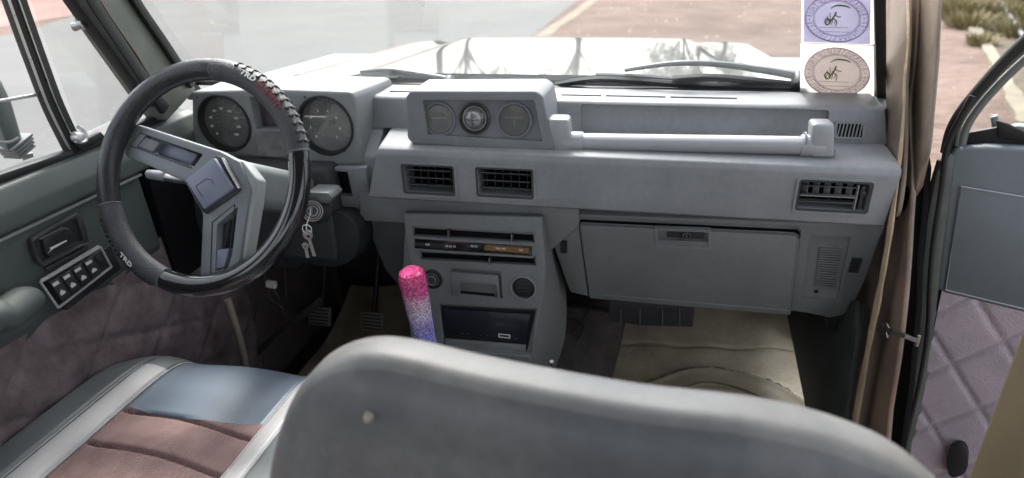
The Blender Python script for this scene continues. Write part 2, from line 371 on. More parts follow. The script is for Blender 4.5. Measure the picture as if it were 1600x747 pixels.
def rectpx(fr, x0, y0, x1, y1):
    """centre and size on a frame's plane of a photographed rectangle"""
    a = fr.px(x0, y0); b = fr.px(x1, y0); c = fr.px(x1, y1); d = fr.px(x0, y1)
    cx = (a[0]+b[0]+c[0]+d[0])/4; cy = (a[1]+b[1]+c[1]+d[1])/4
    return cx, cy, ((b[0]-a[0])+(c[0]-d[0]))/2, ((a[1]-d[1])+(b[1]-c[1]))/2

# ================================================================== SETTING: ground outside
GZ = -.5
def gp(x, y, z=GZ): return at(x, y, PZ(z))
def sheet(name, pts, z, mat, **k):
    bm = NB(); bm.faces.new([bm.verts.new((p[0], p[1], z)) for p in pts]); return obj(name, bm, mat, None, smooth=0, kind='structure', **k)
sheet('ground', [(-400, -400), (400, -400), (400, 600), (-400, 600)], GZ-.008, dirt_m)
sheet('road', [(-13, -60), (-1.95, -60), (-1.9, 60), (-1.9, 400), (-33, 400), (-22, 26), (-13.5, 11)], GZ-.004, asph_m)
e1 = gp(822, 70); e2 = gp(925, 0)
dv = (e2-e1).normalized(); side = V((dv.y, -dv.x, 0))
bm = NB(); n = 60; vs = []
for i in range(n+1):
    p = e1+dv*(-12+i*1.2); w = .13+.06*random.random(); o1 = .06*random.random()
    vs.append((bm.verts.new((p.x-.10+o1, p.y, GZ)), bm.verts.new((p.x+w+o1, p.y, GZ))))
for a, b in zip(vs, vs[1:]): bm.faces.new((a[0], a[1], b[1], b[0]))
obj('road_edge', bm, edge_m, None, smooth=0, kind='structure')
# far side of the road (seen through the driver's window)
sheet('pavement', [(-400, -60), (-14.6, -60), (-14.6, 6), (-15.2, 14), (-23, 26), (-34, 400), (-400, 400)], GZ+.004, pinkd_m)
# drain edge and lower earth beyond it, through the open passenger door
a = [gp(1478, -30), gp(1497, 20), gp(1535, 80), gp(1556, 130), gp(1590, 200)]
b = [gp(1495, -30), gp(1515, 20), gp(1553, 80), gp(1580, 130), gp(1625, 200)]
pa = cr(a, 10); pb = cr(b, 10); bm = NB()
for q in (pa, pb):
    for k in range(len(q)): q[k] = q[k]+V((random.uniform(-.02, .02), random.uniform(-.02, .02), 0))
A = [bm.verts.new((p.x, p.y, GZ+.05)) for p in pa]; B = [bm.verts.new((p.x, p.y, GZ+.05)) for p in pb]
A0 = [bm.verts.new((p.x, p.y, GZ-.05)) for p in pa]; B0 = [bm.verts.new((p.x, p.y, GZ-.05)) for p in pb]
for k in range(len(A)-1):
    bm.faces.new((A[k], A[k+1], B[k+1], B[k])); bm.faces.new((A0[k], A[k], A[k+1], A0[k+1])); bm.faces.new((B0[k], B[k], B[k+1], B0[k+1]))
obj('drain_kerb', bm, conc_m, None, kind='structure')
dit = [(p.x+.02, p.y) for p in pb]
sheet('ditch', dit+[(pb[-1].x+9, pb[-1].y-2), (pb[0].x+60, pb[0].y+20)], GZ+.004, ditch_m)
def tuft(bm, c, r, h, n):
    for k in range(n):
        a = random.uniform(0, 6.28); q = random.random()**.6*r; p = V((c.x+math.cos(a)*q, c.y+math.sin(a)*q, GZ))
        l = V((math.cos(a), math.sin(a), 0))*random.uniform(.2, .8)*h+V((random.uniform(-.2, .2)*h, random.uniform(-.2, .2)*h, random.uniform(.5, 1)*h))
        w = V((-math.sin(a), math.cos(a), 0))*random.uniform(.008, .02)
        v = [bm.verts.new(p-w), bm.verts.new(p+w), bm.verts.new(p+l*.6+w*.7), bm.verts.new(p+l*.6-w*.7), bm.verts.new(p+l)]
        bm.faces.new((v[0], v[1], v[2], v[3])); bm.faces.new((v[3], v[2], v[4]))
bm = NB()
for x, y, r, h, n in ((1478, 10, .7, .35, 500), (1495, 25, .6, .4, 500), (1512, 42, .35, .3, 260), (1475, -15, 1.2, .5, 700), (1585, 30, .6, .4, 360), (1600, 55, .5, .35, 300), (1575, -5, 1.2, .5, 600), (1532, 70, .2, .2, 120), (1610, 5, 1.0, .5, 500)): tuft(bm, gp(x, y), r, h, n)
obj('roadside_grass', bm, grass_m, None, smooth=0, label='dry green roadside grass along the drain edge', cat='grass', kind='stuff')
bm = NB(); p0 = gp(1546, -10)+V((0, 0, .15)); p1 = gp(1602, 82)+V((0, 0, .12)); cyl(bm, p0, p1, .03, n=10)
obj('fallen_pole', bm, cowl_m, None, label='thin dark pole lying along the drain outside the open door', cat='pole')
# unseen trees beyond the frame, added for the bonnet's paint to reflect
leaf_m = M('tree_leaves', (.06, .085, .03), .6, var=.5, vscale=3); bark_m = M('tree_bark', (.10, .08, .06), .9, var=.3, vscale=10)
def tree(x, y, h, lab):
    t = root('tree', (x, y, GZ), lab, 'tree', 'unseen trees added along the far roadside')
    rs = random.Random(int(x*7+y)); bm = NB(); tube(bm, cr([(x, y, GZ-.1), (x+.1, y, GZ+h*.3), (x-.1, y+.1, GZ+h*.6)], 6), lambda q: h*.028*(1-.6*q), n=8); lim = []
    for k in range(6):
        a = rs.uniform(0, 6.28); z0 = GZ+h*rs.uniform(.3, .5); e = V((x+math.cos(a)*h*.25, y+math.sin(a)*h*.25, z0+h*rs.uniform(.15, .4))); lim.append(e); tube(bm, cr([(x, y, z0), ((x+e.x)/2, (y+e.y)/2, (z0+e.z)/2+.2), e], 4), lambda q: h*.012*(1-.6*q), n=6)
    obj('trunk', bm, bark_m, t); bm = NB(); cs = [(e, h*rs.uniform(.12, .2)) for e in lim]+[(V((x, y, GZ+h*.8)), h*.2), (V((x+.3, y, GZ+h*.65)), h*.22)]
    for c, q in cs:
        for k in range(260):
            d = V((rs.gauss(0, 1), rs.gauss(0, 1), rs.gauss(0, .8))).normalized()*q*rs.uniform(.5, 1.1); p = c+d; u = V((rs.gauss(0, 1), rs.gauss(0, 1), rs.gauss(0, 1))).normalized(); w = u.orthogonal().normalized(); L = h*.022
            bm.faces.new([bm.verts.new(p+u*L), bm.verts.new(p+w*L*.5), bm.verts.new(p-u*L), bm.verts.new(p-w*L*.5)])
    obj('crown', bm, leaf_m, t, smooth=0)
for k, (x, y, h) in enumerate(((-34, 36, 12), (-24, 38, 14), (-15, 44, 15), (-6, 52, 13), (-28, 24, 12), (6, 60, 12), (16, 52, 9), (-10, 34, 8), (2, 38, 7), (-19, 30, 10))):
    tree(x, y, h, ('tall', 'broad', 'leafy', 'distant', 'near', 'slender', 'low', 'bushy', 'round', 'thick')[k]+' green tree out of frame, added for the bonnet to mirror')
# scattered stones on the dirt shoulder
bm = NB()
for k in range(240):
    c = V((random.uniform(-1.4, 6), random.uniform(2.5, 18), GZ-.01)); r = random.uniform(.008, .03)
    b = bmesh.new(); bmesh.ops.create_icosphere(b, subdivisions=1, radius=r)
    for v in b.verts: v.co = v.co*random.uniform(.7, 1.2); v.co.z *= .6; v.co += c
    merge(bm, b)
obj('pebbles', bm, pave_m, None, label='small loose pebbles scattered over the reddish dirt shoulder', cat='pebbles', kind='stuff')

# ================================================================== CAR BODY
WS0 = V((0, .245, .862)); WSN = V((0, -.80, -.60)).normalized(); WSP = (WS0, WSN)   # windscreen plane
WSU = V((0, -.60, .80))
car = root('car_body', (0, 0, 0), 'white car body with brown painted door jamb and dark rubber window seals', 'car body')
def ws(x, y, off=0): return at(x, y, (WS0-WSN*off, WSN))
wl0, wl1, wr0, wr1 = ws(300, 128), ws(196, -12), ws(1376, 150), ws(1374, -12)
dL = (wl1-wl0).normalized(); dR = (wr1-wr0).normalized()
HT = 1.42
tL = wl0+dL*((HT-wl0.z)/dL.z); tR = wr0+dR*((HT-wr0.z)/dR.z)
print('ws corners', wl0, wr0, tL, tR)
bm = NB(); prism(bm, [wl0, wr0, tR, tL], -WSN*.005); obj('windscreen', bm, glass_m, car)
# rubber gasket
g = root('tmp', (0, 0, 0), '', ''); bpy.data.objects.remove(g)
gas = NB()
bar(gas, [wl0+V((-.05, .02, .002)), wl0+V((.02, 0, 0)), wr0+V((-.02, 0, 0)), wr0+V((.03, .01, 0))], .012, .014, WSN, bev=.003)
bar(gas, [wl0+dL*t+V((-.006, 0, 0))+WSN*.012 for t in (-.04, .2, .7)], .034, .03, V((1, 0, 0)), bev=.004)
bar(gas, [wr0+dR*t for t in (-.05, .2, .7)], .018, .03, V((1, 0, 0)), bev=.004)
obj('windscreen_seal', gas, rub_m, car)
# left A pillar: metal trim + black door rubber
def pathpx(ps, pl): return [at(x, y, pl) for x, y in ps]
def slabpx(bm, ps, pl, vec, bev=0, smooth=0, mi=0):
    P = pathpx(ps, pl)
    if smooth: P = cr(P, smooth, True)
    return prism(bm, P, vec, bev, mi=mi)
bm = NB(); slabpx(bm, [(115, -30), (200, -30), (232, 20), (292, 112), (308, 140), (262, 190), (232, 150), (166, 55)], PX(-.70), V((-.05, .0, 0)), .006)
pL = obj('pillar', bm, pilg_m, car, label='grey green front pillar beside the steering wheel')
bm = NB(); bar(bm, pathpx([(137, -30), (170, 22), (213, 85), (240, 128), (262, 165)], PX(-.697)), .003, .004, V((0, 1, 0)))
obj('trim_bead', bm, pil_m, pL)
bm = NB(); bar(bm, pathpx([(102, -30), (134, 15), (177, 72), (219, 132), (239, 158)], PX(-.705)), .040, .03, V((0, 1, 0)), bev=.005)
bar(bm, cr(pathpx([(124, -30), (146, 8), (186, 68), (238, 145), (258, 172)], PX(-.694)), 4), .026, .012, V((0, 1, 0)), bev=.003)
bar(bm, cr(pathpx([(192, -30), (222, 18), (258, 70), (300, 134)], PX(-.694)), 4), .020, .012, V((0, 1, 0)), bev=.003)
obj('door_seal', bm, rub_m, car)
# right A pillar, brown jamb, tan welt
PR = .745
bm = NB()
slabpx(bm, [(1388, -30), (1416, -30), (1418, 60), (1414, 130), (1412, 250), (1402, 330), (1390, 330), (1385, 250), (1383, 160)], PX(PR-.02), V((.008, 0, 0)), .004, smooth=3)
pR = obj('pillar', bm, pil_m, car, label='taupe front pillar beside the open passenger door')
bm = NB()
slabpx(bm, [(1410, -30), (1432, -30), (1428, 90), (1420, 170), (1424, 300), (1405, 330), (1404, 240), (1408, 130)], PX(PR), V((.006, 0, 0)), .002, smooth=3)
obj('pillar_flange', bm, jamb_m, pR)
bm = NB()
slabpx(bm, [(1431, -30), (1464, -30), (1462, 80), (1456, 160), (1449, 235), (1438, 262), (1427, 300), (1420, 250), (1423, 170), (1430, 80)], PX(PR+.006), V((.007, 0, 0)), .004, smooth=3)
obj('pillar_flange', bm, pil_m, pR)
bm = NB(); slabpx(bm, [(1445, -30), (1466, -30), (1463, 90), (1456, 170), (1449, 238), (1438, 245), (1440, 160), (1445, 80)], PX(PR+.018), V((.006, 0, 0)), .002)
obj('pillar_flange', bm, jamb_m, pR)
bm = NB()
P = pathpx([(1418, -30), (1419, 60), (1414, 130), (1411, 180), (1406, 240), (1398, 310), (1384, 400), (1372, 470), (1358, 540), (1340, 640), (1332, 690)], PX(PR-.025))
tube(bm, cr([p+V((random.uniform(-.001, .001), random.uniform(-.0015, .0015), 0)) for p in P], 6), lambda t: (.0045+.0068*min(1, max(0, (t-.3)*3)))*(1+.12*math.sin(t*37)+.08*math.sin(t*83)), n=10, flat=((1, 0, 0), .35))
obj('door_welt', bm, tan_m, car, label='tan fabric welt running down the passenger door opening')
bm = NB(); slabpx(bm, [(1388, 330), (1404, 300), (1422, 290), (1420, 345), (1416, 415), (1410, 485), (1401, 560), (1388, 640), (1372, 760), (1320, 760), (1338, 640), (1358, 520), (1378, 420)], PX(PR), V((.010, 0, 0)), .004, smooth=3)
slabpx(bm, [(1376, 150), (1396, 150), (1400, 330), (1380, 480), (1360, 640), (1345, 790), (1300, 790), (1320, 640), (1330, 480), (1366, 330)], PX(PR+.004), V((.03, 0, 0)), 0)
obj('door_jamb', bm, jamb_m, car, label='reddish brown painted door jamb')
bm = NB(); slabpx(bm, [(1405, 300), (1430, 262), (1443, 243), (1446, 262), (1440, 330), (1433, 400), (1431, 480), (1420, 600), (1398, 760), (1350, 760), (1378, 640), (1405, 480)], PX(PR+.08), V((.012, 0, 0)), .003); obj('hinge_gap_shade', bm, void_m, car)  # black plate stands in for the shade in the open hinge gap
bm = NB(); slabpx(bm, [(1385, -30), (1440, -30), (1436, 235), (1424, 290), (1400, 330)], PX(PR+.045), V((.02, 0, 0))); obj('pillar_core', bm, jamb_m, car)
# kick panel at the passenger's feet and footwell shells
bm = NB(); slabpx(bm, [(1225, 470), (1335, 470), (1338, 520), (1322, 640), (1310, 770), (1280, 770), (1255, 620)], PX(.715), V((.01, 0, 0)), .002)
obj('kick_panel', bm, M('green_grey_kick', (.045, .055, .05), .7, var=.3, vscale=12, bump=.3, bscale=200), car)
fl = NB(); box(fl, WORLD, (0, -.35, -.03), (1.5, 1.9, .04)); obj('cabin_floor', fl, floor_m, car)
bm = NB(); prism(bm, [V((-.76, .62, -.01)), V((-.76, .80, .25)), V((-.76, .80, .62)), V((-.76, .84, .62)), V((-.76, .84, -.05)), V((-.76, .62, -.05))], V((1.5, 0, 0)))
obj('firewall', bm, floor_m, car)
bm = NB(); xprism(bm, [(.16, .82), (.245, .845), (.30, .845), (.62, .80), (.80, .62), (.84, .62), (.84, .83), (.30, .853), (.24, .858), (.15, .855)], -.74, .74)
obj('cowl_panel', bm, cowl_m, car)
# transmission tunnel
tn = NB()
tprof = lambda t: (0.02+.22*math.cos(math.pi*(1-t)), .19*math.sin(math.pi*t)**.55)
def tunn(u, v):
    x, z = tprof(u); y = -1.0+v*1.75; k = max(0, (v-.70)/.30); return V((x*(1+.25*k)-.02, y, z*(1+.8*k)-.01))
grid(tn, tunn, 24, 30); obj('transmission_tunnel', tn, carpet_m, car)
bm = NB(); box(bm, WORLD, (.775, .72, .36), (.03, .30, .84)); obj('footwell_side', bm, floor_m, car)  # wall kept short: stops direct sun, still lets daylight onto the mat
for sx in (-1,):
    bm = NB(); box(bm, WORLD, (sx*.775, .38, .36), (.03, .98, .84)); obj('footwell_side', bm, floor_m, car)
# sills, sides behind, B pillar, roof
for sx, lab in ((-1, None), (1, None)):
    bm = NB(); box(bm, WORLD, (sx*.765, -.45, -.02), (.09, 1.3, .14), .015); obj('sill', bm, jamb_m, car)
bm = NB(); x0 = .715
prism(bm, [V((x0, -.445, -.05)), V((x0, -.445, .9)), V((x0-.06, -.50, 1.40)), V((x0-.06, -.66, 1.40)), V((x0, -.66, -.05))], V((.05, 0, 0)), .012, 3)
obj('pillar', bm, bp_m, car, label='olive brown centre pillar close to the lens at the right')
bm = NB(); x0 = -.765
prism(bm, [V((x0, -.62, -.05)), V((x0, -.62, .9)), V((x0+.06, -.66, 1.40)), V((x0+.06, -.80, 1.40)), V((x0, -.80, -.05))], V((.05, 0, 0)), .012, 3)
obj('pillar', bm, bp_m, car, label='centre pillar behind the driver door')
for sx in (-1, 1):
    bm = NB(); box(bm, WORLD, (sx*.78, -1.75, .38), (.05, 2.2 if sx < 0 else 2.2, .90), .015); obj('rear_side', bm, doorp_m, car)
bm = NB(); box(bm, WORLD, (0, -2.85, .38), (1.56, .05, .90), .015); box(bm, WORLD, (0, -2.0, .42), (1.1, .5, .12), .04); obj('rear_end', bm, doorp_m, car)
for sx in (-1, 1):
    bm = NB(); box(bm, WORLD, (sx*.72, -2.80, 1.1), (.14, .12, .68), .015); obj('pillar', bm, bp_m, car, label='rear pillar behind the seats')
ROOF = True
if ROOF:
    bm = NB(); prism(bm, [V((tL.x-.03, tL.y, HT)), V((tR.x+.03, tR.y, HT)), V((.74, -.6, HT+.02)), V((.76, -2.9, HT+.02)), V((-.76, -2.9, HT+.02)), V((-.74, -.6, HT+.02))], V((0, 0, .03)))
    obj('roof', bm, liner_m, car)
# cowl drip rail seen above the dash
bonnet = root('bonnet', (0, .8, .8), 'white bonnet with a raised centre seen through the windscreen', 'bonnet')
def hz(x, y):
    t = (y-.32)/1.05; z = .862-.055*t-.03*max(0, t-.8)**2*8
    z += .012*(1/(1+math.exp(-(.42-abs(x))/.012)))
    z -= .05*max(0, abs(x)-.52)**2*12
    return z
def hw(v): return .66-.08*v
bm = NB(); solid_grid(bm, lambda u, v: V(((u-.5)*2*hw(v), .33+v*1.02, hz((u-.5)*2*hw(v), .33+v*1.02))), lambda u, v: V(((u-.5)*2*hw(v), .33+v*1.02, hz((u-.5)*2*hw(v), .33+v*1.02)-.03)), 70, 30)
obj('bonnet_panel', bm, hood_m, bonnet)
for sx in (-1, 1):
    bm = NB(); xprism(bm, [(.3, .5), (.3, .80), (.8, .79), (1.25, .75), (1.38, .66), (1.38, .3), (.3, .3)], sx*.665, sx*.80, .03)
    obj('wing', bm, hood_m, car)

# wipers
def wiper(ps, arm, label, up=.012):
    pl = (WS0-WSN*up, WSN); P = pathpx(ps, pl); r = root('wiper', P[0], label, 'wiper', 'wipers on the windscreen')
    bm = NB(); bar(bm, cr(P, 6), .008, .012, WSN); obj('blade', bm, blk_m, r)
    c = NB(); Q = cr([p-WSN*.012 for p in pathpx(ps[:], pl)][1:-1], 6); bar(c, Q, .006, .010, WSN); obj('bridge', c, cowl_m, r)
    a = NB(); A = cr([p-WSN*.022 for p in pathpx(arm, pl)], 6); bar(a, A, .010, lambda_t(.011), WSN, bev=.002) if False else tube(a, A, lambda t: .0045+.004*t, n=8); obj('arm', a, cowl_m, r)
    s = NB(); cyl(s, A[-1]-WSN*.004, A[-1]+WSN*.03, .013, .016, bev=.002); obj('pivot', s, blk_m, r)
wiper([(508, 129), (560, 127), (620, 129), (695, 134)], [(560, 124), (600, 121), (640, 126), (700, 136)], 'short black wiper lying at the foot of the windscreen ahead of the steering wheel')
wiper([(868, 133), (930, 124), (1000, 127), (1090, 134), (1240, 139)], [(975, 122), (1050, 112), (1120, 113), (1190, 122), (1248, 132)], 'long black wiper lying on the passenger half of the windscreen')
bm = NB(); bar(bm, cr(pathpx([(1050, 124), (1110, 121), (1180, 127), (1246, 134)], (WS0-WSN*.02, WSN)), 5), .008, .014, WSN)
bar(bm, cr(pathpx([(980, 128), (1060, 133), (1120, 131)], (WS0-WSN*.02, WSN)), 5), .005, .007, WSN)
obj('wiper_linkage_cover', bm, blk_m, car)

# ================================================================== STICKERS
def sticker(quad, fill, ink, label, off):
    pl = (WS0+WSN*off, WSN); P = pathpx(quad, pl); c = (P[0]+P[1]+P[2]+P[3])/4
    fr = FR(c, P[1]-P[0], WSN)
    r = root('stamp_sticker', c, label, 'sticker', 'stickers inside the windscreen')
    bm = NB(); prism(bm, P, WSN*.0006); obj('paper', bm, stk_m, r, smooth=0)
    w = ((P[1]-P[0]).length+(P[2]-P[3]).length)/2; h = ((P[3]-P[0]).length+(P[2]-P[1]).length)/2
    a, b = w*.445, h*.46
    class QF:
        u = fr.u; v = fr.v
        def p(s, x, y, z=0):
            a_, b_ = x/w+.5, .5-y/h; return P[0].lerp(P[1], a_).lerp(P[3].lerp(P[2], a_), b_)+WSN*(.0008+z)
    fr2 = QF()
    bm = NB()
    if fill is stkb_m: prism(bm, [fr2.p(x, y) for x, y in rrect(w*.94, h*.97, .002)], WSN*.0003)
    else: prism(bm, [fr2.p(a*math.cos(t*.1309), b*math.sin(t*.1309)) for t in range(48)], WSN*.0003)
    obj('tint', bm, fill, r, smooth=0)
    bm = NB()
    for k, th in ((1.0, .0006), (.97, .0003), (.74, .0005), (.70, .0003)):
        tube(bm, [fr2.p(a*k*math.cos(t*.0982), b*k*math.sin(t*.0982), .0006) for t in range(64)], th, n=4, closed=True)
    # ring of small worn stamp letters, too faint to read
    rs = random.Random(3); N = 34
    for i in range(N):
        t = 2*math.pi*i/N+.05
        if i in (0, 17):
            cyl(bm, fr2.p(a*.86*math.cos(t), b*.86*math.sin(t), .0004), fr2.p(a*.86*math.cos(t), b*.86*math.sin(t), .0009), .0011, n=10); continue
        ca = fr2.p(a*.86*math.cos(t), b*.86*math.sin(t), .0006); rd = V((math.cos(t)/a, math.sin(t)/b)).normalized(); ur = fr2.u*rd.x+fr2.v*rd.y; ut = fr2.u*(-rd.y)+fr2.v*rd.x
        hh = b*.085; ww = a*.045
        segs = rs.choice([[((-1, -1), (-1, 1)), ((-1, 1), (1, 1)), ((-1, 0), (1, 0))], [((-1, -1), (0, 1)), ((0, 1), (1, -1)), ((-.5, 0), (.5, 0))], [((-1, -1), (-1, 1)), ((-1, 1), (1, -1)), ((1, -1), (1, 1))], [((0, -1), (0, 1)), ((-1, 1), (1, 1))], [((-1, -1), (-1, 1)), ((-1, -1), (1, -1)), ((1, -1), (1, 1))], [((-1, 1), (1, 1)), ((-1, 0), (1, 0)), ((-1, -1), (1, -1)), ((-1, -1), (-1, 1))]])
        for (x0, y0), (x1, y1) in segs: tube(bm, [ca+ut*x0*ww+ur*y0*hh, ca+ut*x1*ww+ur*y1*hh], .00042, n=4)
    obj('stamp_lettering', bm, ink, r, smooth=0)
    bm = NB()
    F = lambda x, y: fr2.p(x*a, y*b, .0007)
    tube(bm, cr([F(-.2, .42), F(0, .55), F(.3, .52), F(.42, .44)], 5), lambda t: .0004+.0011*math.sin(math.pi*t), n=5)
    tube(bm, cr([F(-.38, -.12), F(-.3, .02), F(-.2, -.15), F(-.32, -.25), F(-.38, -.1)], 4), .0012, n=5)
    tube(bm, cr([F(-.2, -.1), F(-.08, .1), F(-.02, .28)], 4), .0015, n=5); tube(bm, cr([F(-.12, .02), F(0, -.1), F(-.03, -.3)], 4), .0009, n=5); tube(bm, cr([F(-.05, .15), F(.08, .08), F(.14, .1)], 4), .0008, n=5)
    for k in range(4): tube(bm, cr([F(-.34+.09*k, -.2+.05*math.sin(k*2.1)), F(-.28+.08*k, -.02+.08*math.sin(k*1.3)), F(-.30+.08*k, .14*math.sin(k*1.7)+.1)], 3), .0007, n=4)
    tube(bm, [F(-.55, -.36), F(.35, -.36)], .0004, n=4); tube(bm, [F(-.45, -.55), F(.4, -.55)], .0004, n=4)
    obj('stamp_figure', bm, inkg_m, r, smooth=0)
sticker([(1252, -14), (1364, -14), (1363, 70), (1252, 66)], stkb_m, inkb_m, 'upper square sticker with a lilac oval stamp and small green figure', .006)
sticker([(1251, 68), (1365, 72), (1366, 155), (1250, 151)], stkp_m, inkp_m, 'lower white square sticker with a pale pink oval stamp, just above the dashboard', .006)
bm = NB(); slabpx(bm, [(1364, -14), (1374, -14), (1374, 66), (1362, 70)], (WS0+WSN*.005, WSN), WSN*.0005); obj('sticker_backing', bm, stk_m, car, smooth=0)

# ================================================================== DASHBOARD
dash = root('dashboard', (0, .1, .3), 'blue grey plastic dashboard with vents, gauges, glovebox and grab handle under the windscreen', 'dashboard')
FP = FR((0, 0, .73))           # the padded front face, y = 0
XL, XR = -.272, .722
vents = [(631, 259, 709, 302), (746, 264, 832, 307), (1247, 284, 1358, 329)]
bm = NB()
prof = [(.0, .683), (.012, .676), (.06, .668), (.20, .668), (.20, .80), (.10, .799), (.018, .793), (.004, .787), (.0, .776)]
xprism(bm, prof, XL, XR, .003, 2, dx0=lambda y, z: .035*max(0, (z-.68)/.11)*(1 if y < .1 else .6)-.0, dx1=lambda y, z: -.008*(z < .7))
cs = []
VR = [rectpx(FP, *v) for v in vents]
for cx, cy, w, h in VR: c = NB(); box(c, FP, (cx, cy, -.02), (w-.004, h-.004, .06), .003); cs.append(c)
pad = obj('dash_pad', cut(bm, cs), dash_m, dash, smooth=30)
for i, (cx, cy, w, h) in enumerate(VR):
    # vent: frame > slats etc. 
    bm = NB(); ring(bm, FP, rrect(w+.006, h+.006, .006, cx, cy), rrect(w-.003, h-.003, .004, cx, cy), -.012, .0020)
    v = obj('air_vent', bm, slat_m, dash, smooth=40)
    bm = NB(); ring(bm, FP, rrect(w+.013, h+.013, .008, cx, cy), rrect(w+.0055, h+.0055, .005, cx, cy), -.002, .0035); obj('vent_surround', bm, dash_m, v)
    bm = NB(); box(bm, FP, (cx, cy, -.046), (w-.007, h-.007, .004)); obj('vent_back', bm, void_m, v)
    wv = w-.012 if i < 2 else w*.80; xc = cx if i < 2 else cx-w*.07
    bm = NB()
    for k in range(3):
        yy = cy+(k-1)*h*.27; fr = FR(FP.p(xc, yy, -.008), FP.u, V((0, -.9, .45 if i < 2 else .3))); box(bm, fr, (0, 0, 0), (wv, .0022, .016), .0006)
    obj('vent_slats', bm, slat_m, v)
    bm = NB()
    nv = 6 if i < 2 else 5
    for k in range(nv):
        xx = xc+(k-(nv-1)/2)*wv/nv
        if i == 2: fr = FR(FP.p(xx, cy+h*.12, -.016), V((.8, .6, 0)), V((.6, -.8, 0)))
        else: fr = FR(FP.p(xx, cy, -.022), V((1, .3, 0)), V((.3, -1, 0)))
        box(bm, fr, (0, 0, 0), (.0016, h*.8 if i < 2 else h*.5, .012))
    obj('vent_vanes', bm, vane_m if i == 2 else slat_m, v)
    if i == 2:
        bm = NB(); box(bm, FP, (cx+w*.40, cy, -.006), (.006, h*.8, .012), .001); box(bm, FP, (cx+w*.40, cy+h*.15, .001), (.009, .009, .005), .001); obj('vent_slider', bm, blk_m, v)
        bm = NB(); box(bm, FP, (cx+w*.33, cy, -.004), (.002, h*.85, .010)); box(bm, FP, (xc, cy-h*.02, -.0035), (wv, .0022, .006)); obj('vent_divider', bm, vane_m, v)
# raised rear bank with recess behind the handle
bm = NB(); bank = [(.112, .797), (.132, .858), (.140, .863), (.235, .866), (.235, .79)]
xprism(bm, bank, -.30, .728, .004, 3, dx1=lambda y, z: (-.012 if z > .82 else .0))
cs = []
xa = at(905, 225, PY(.11)).x; xb = at(1300, 225, PY(.11)).x
c = NB(); prism(c, [V((xa, .09, .801)), V((xa, .122, .858)), V((xa, .147, .851)), V((xa, .132, .801))], V((xb-xa-.01, 0, 0)), .004); cs.append(c)
for (x0, x1) in ((505, 628), (870, 935), (943, 1040), (1048, 1155)):
    a = at(x0, 158, PZ(.866)); b = at(x1, 160, PZ(.866)); c = NB(); box(c, WORLD, ((a.x+b.x)/2, .172, .866), (b.x-a.x, .012, .02)); cs.append(c)
obj('rear_bank', cut(bm, cs), dash_m, dash, smooth=30)
# side demister grilles
def grille(xc, yc, z, w, h):
    fr = FR((xc, yc, z), V((1, 0, 0)), V((0, -1, .32))); bm = NB()
    ring(bm, fr, rrect(w, h, .004), rrect(w-.008, h-.008, .002), -.004, .004); g = obj('side_grille', bm, dash2_m, dash)
    bm = NB(); box(bm, fr, (0, 0, -.001), (w-.008, h-.008, .003)); obj('grille_back', bm, void_m, g)
    bm = NB()
    for k in range(7): box(bm, FR(fr.p((k-3)*(w-.012)/6.5, 0, .002), fr.u, fr.n), (0, 0, 0), (.0022, h-.008, .004), rot=-.12)
    obj('grille_bars', bm, dash2_m, g)
q = at(1328, 203, PY(.122)); grille(q.x-.002, .118, q.z, .052, .032)
q = at(272, 190, PY(.118)); 
# left stub of the dash top carrying the cluster
bm = NB(); xprism(bm, [(.06, .60), (.06, .75), (.12, .80), (.14, .862), (.235, .866), (.235, .6)], -.735, -.27, .006, 3); obj('dash_end', bm, dash_m, dash)
grille(q.x, .125, q.z+.0, .05, .055)
bm = NB(); slabpx(bm, [(258, 168), (270, 160), (280, 195), (278, 212), (268, 205)], PY(.10), V((0, .01, 0)), .002); obj('dash_edge_cloth', bm, M('yellowed_rag', (.42, .38, .16), .8), dash)

# ---- instrument cluster
FC = FR((0, .055, .80))
cl = NB()
fc = [(298, 143), (420, 139), (546, 143), (553, 150), (569, 258), (475, 262), (440, 250), (385, 245), (300, 243)]
F0 = [at(x, y, PY(.055)) for x, y in fc]
b = bmesh.new(); n = len(F0)
A = [b.verts.new(p) for p in F0]; B = [b.verts.new(V((p.x*1.0+(.012 if p.x > -.4 else 0), .235, (p.z-.80)*.93+.80))) for p in F0]
b.faces.new(A); b.faces.new(list(reversed(B)))
for i in range(n): b.faces.new((A[i], B[i], B[(i+1) % n], A[(i+1) % n]))
bmesh.ops.recalc_face_normals(b, faces=b.faces[:]); bmesh.ops.bevel(b, geom=[e for e in b.edges if e.calc_face_angle(0) > .5], offset=.008, segments=3, affect='EDGES', profile=.5)
merge(cl, b)
GA = [(351, 193, .0605), (508, 197, .0615)]
cs = []; gc = []
for x, y, r in GA:
    u, v = FC.px(x, y); gc.append((u, v, r)); c = NB(); lathe(c, FC, [(0, -.045), (r*.93, -.045), (r, .02), (0, .02)], 48, (u, v)); bmesh.ops.holes_fill(c, edges=c.edges[:]); cs.append(c)
cx, cy, w, h = rectpx(FC, 395, 152, 452, 202); c = NB(); box(c, FC, (cx, cy, -.01), (w, h, .05)); cs.append(c); wp = (cx, cy, w, h)
clo = obj('instrument_cluster', cut(cl, cs), clus_m, dash, smooth=35)
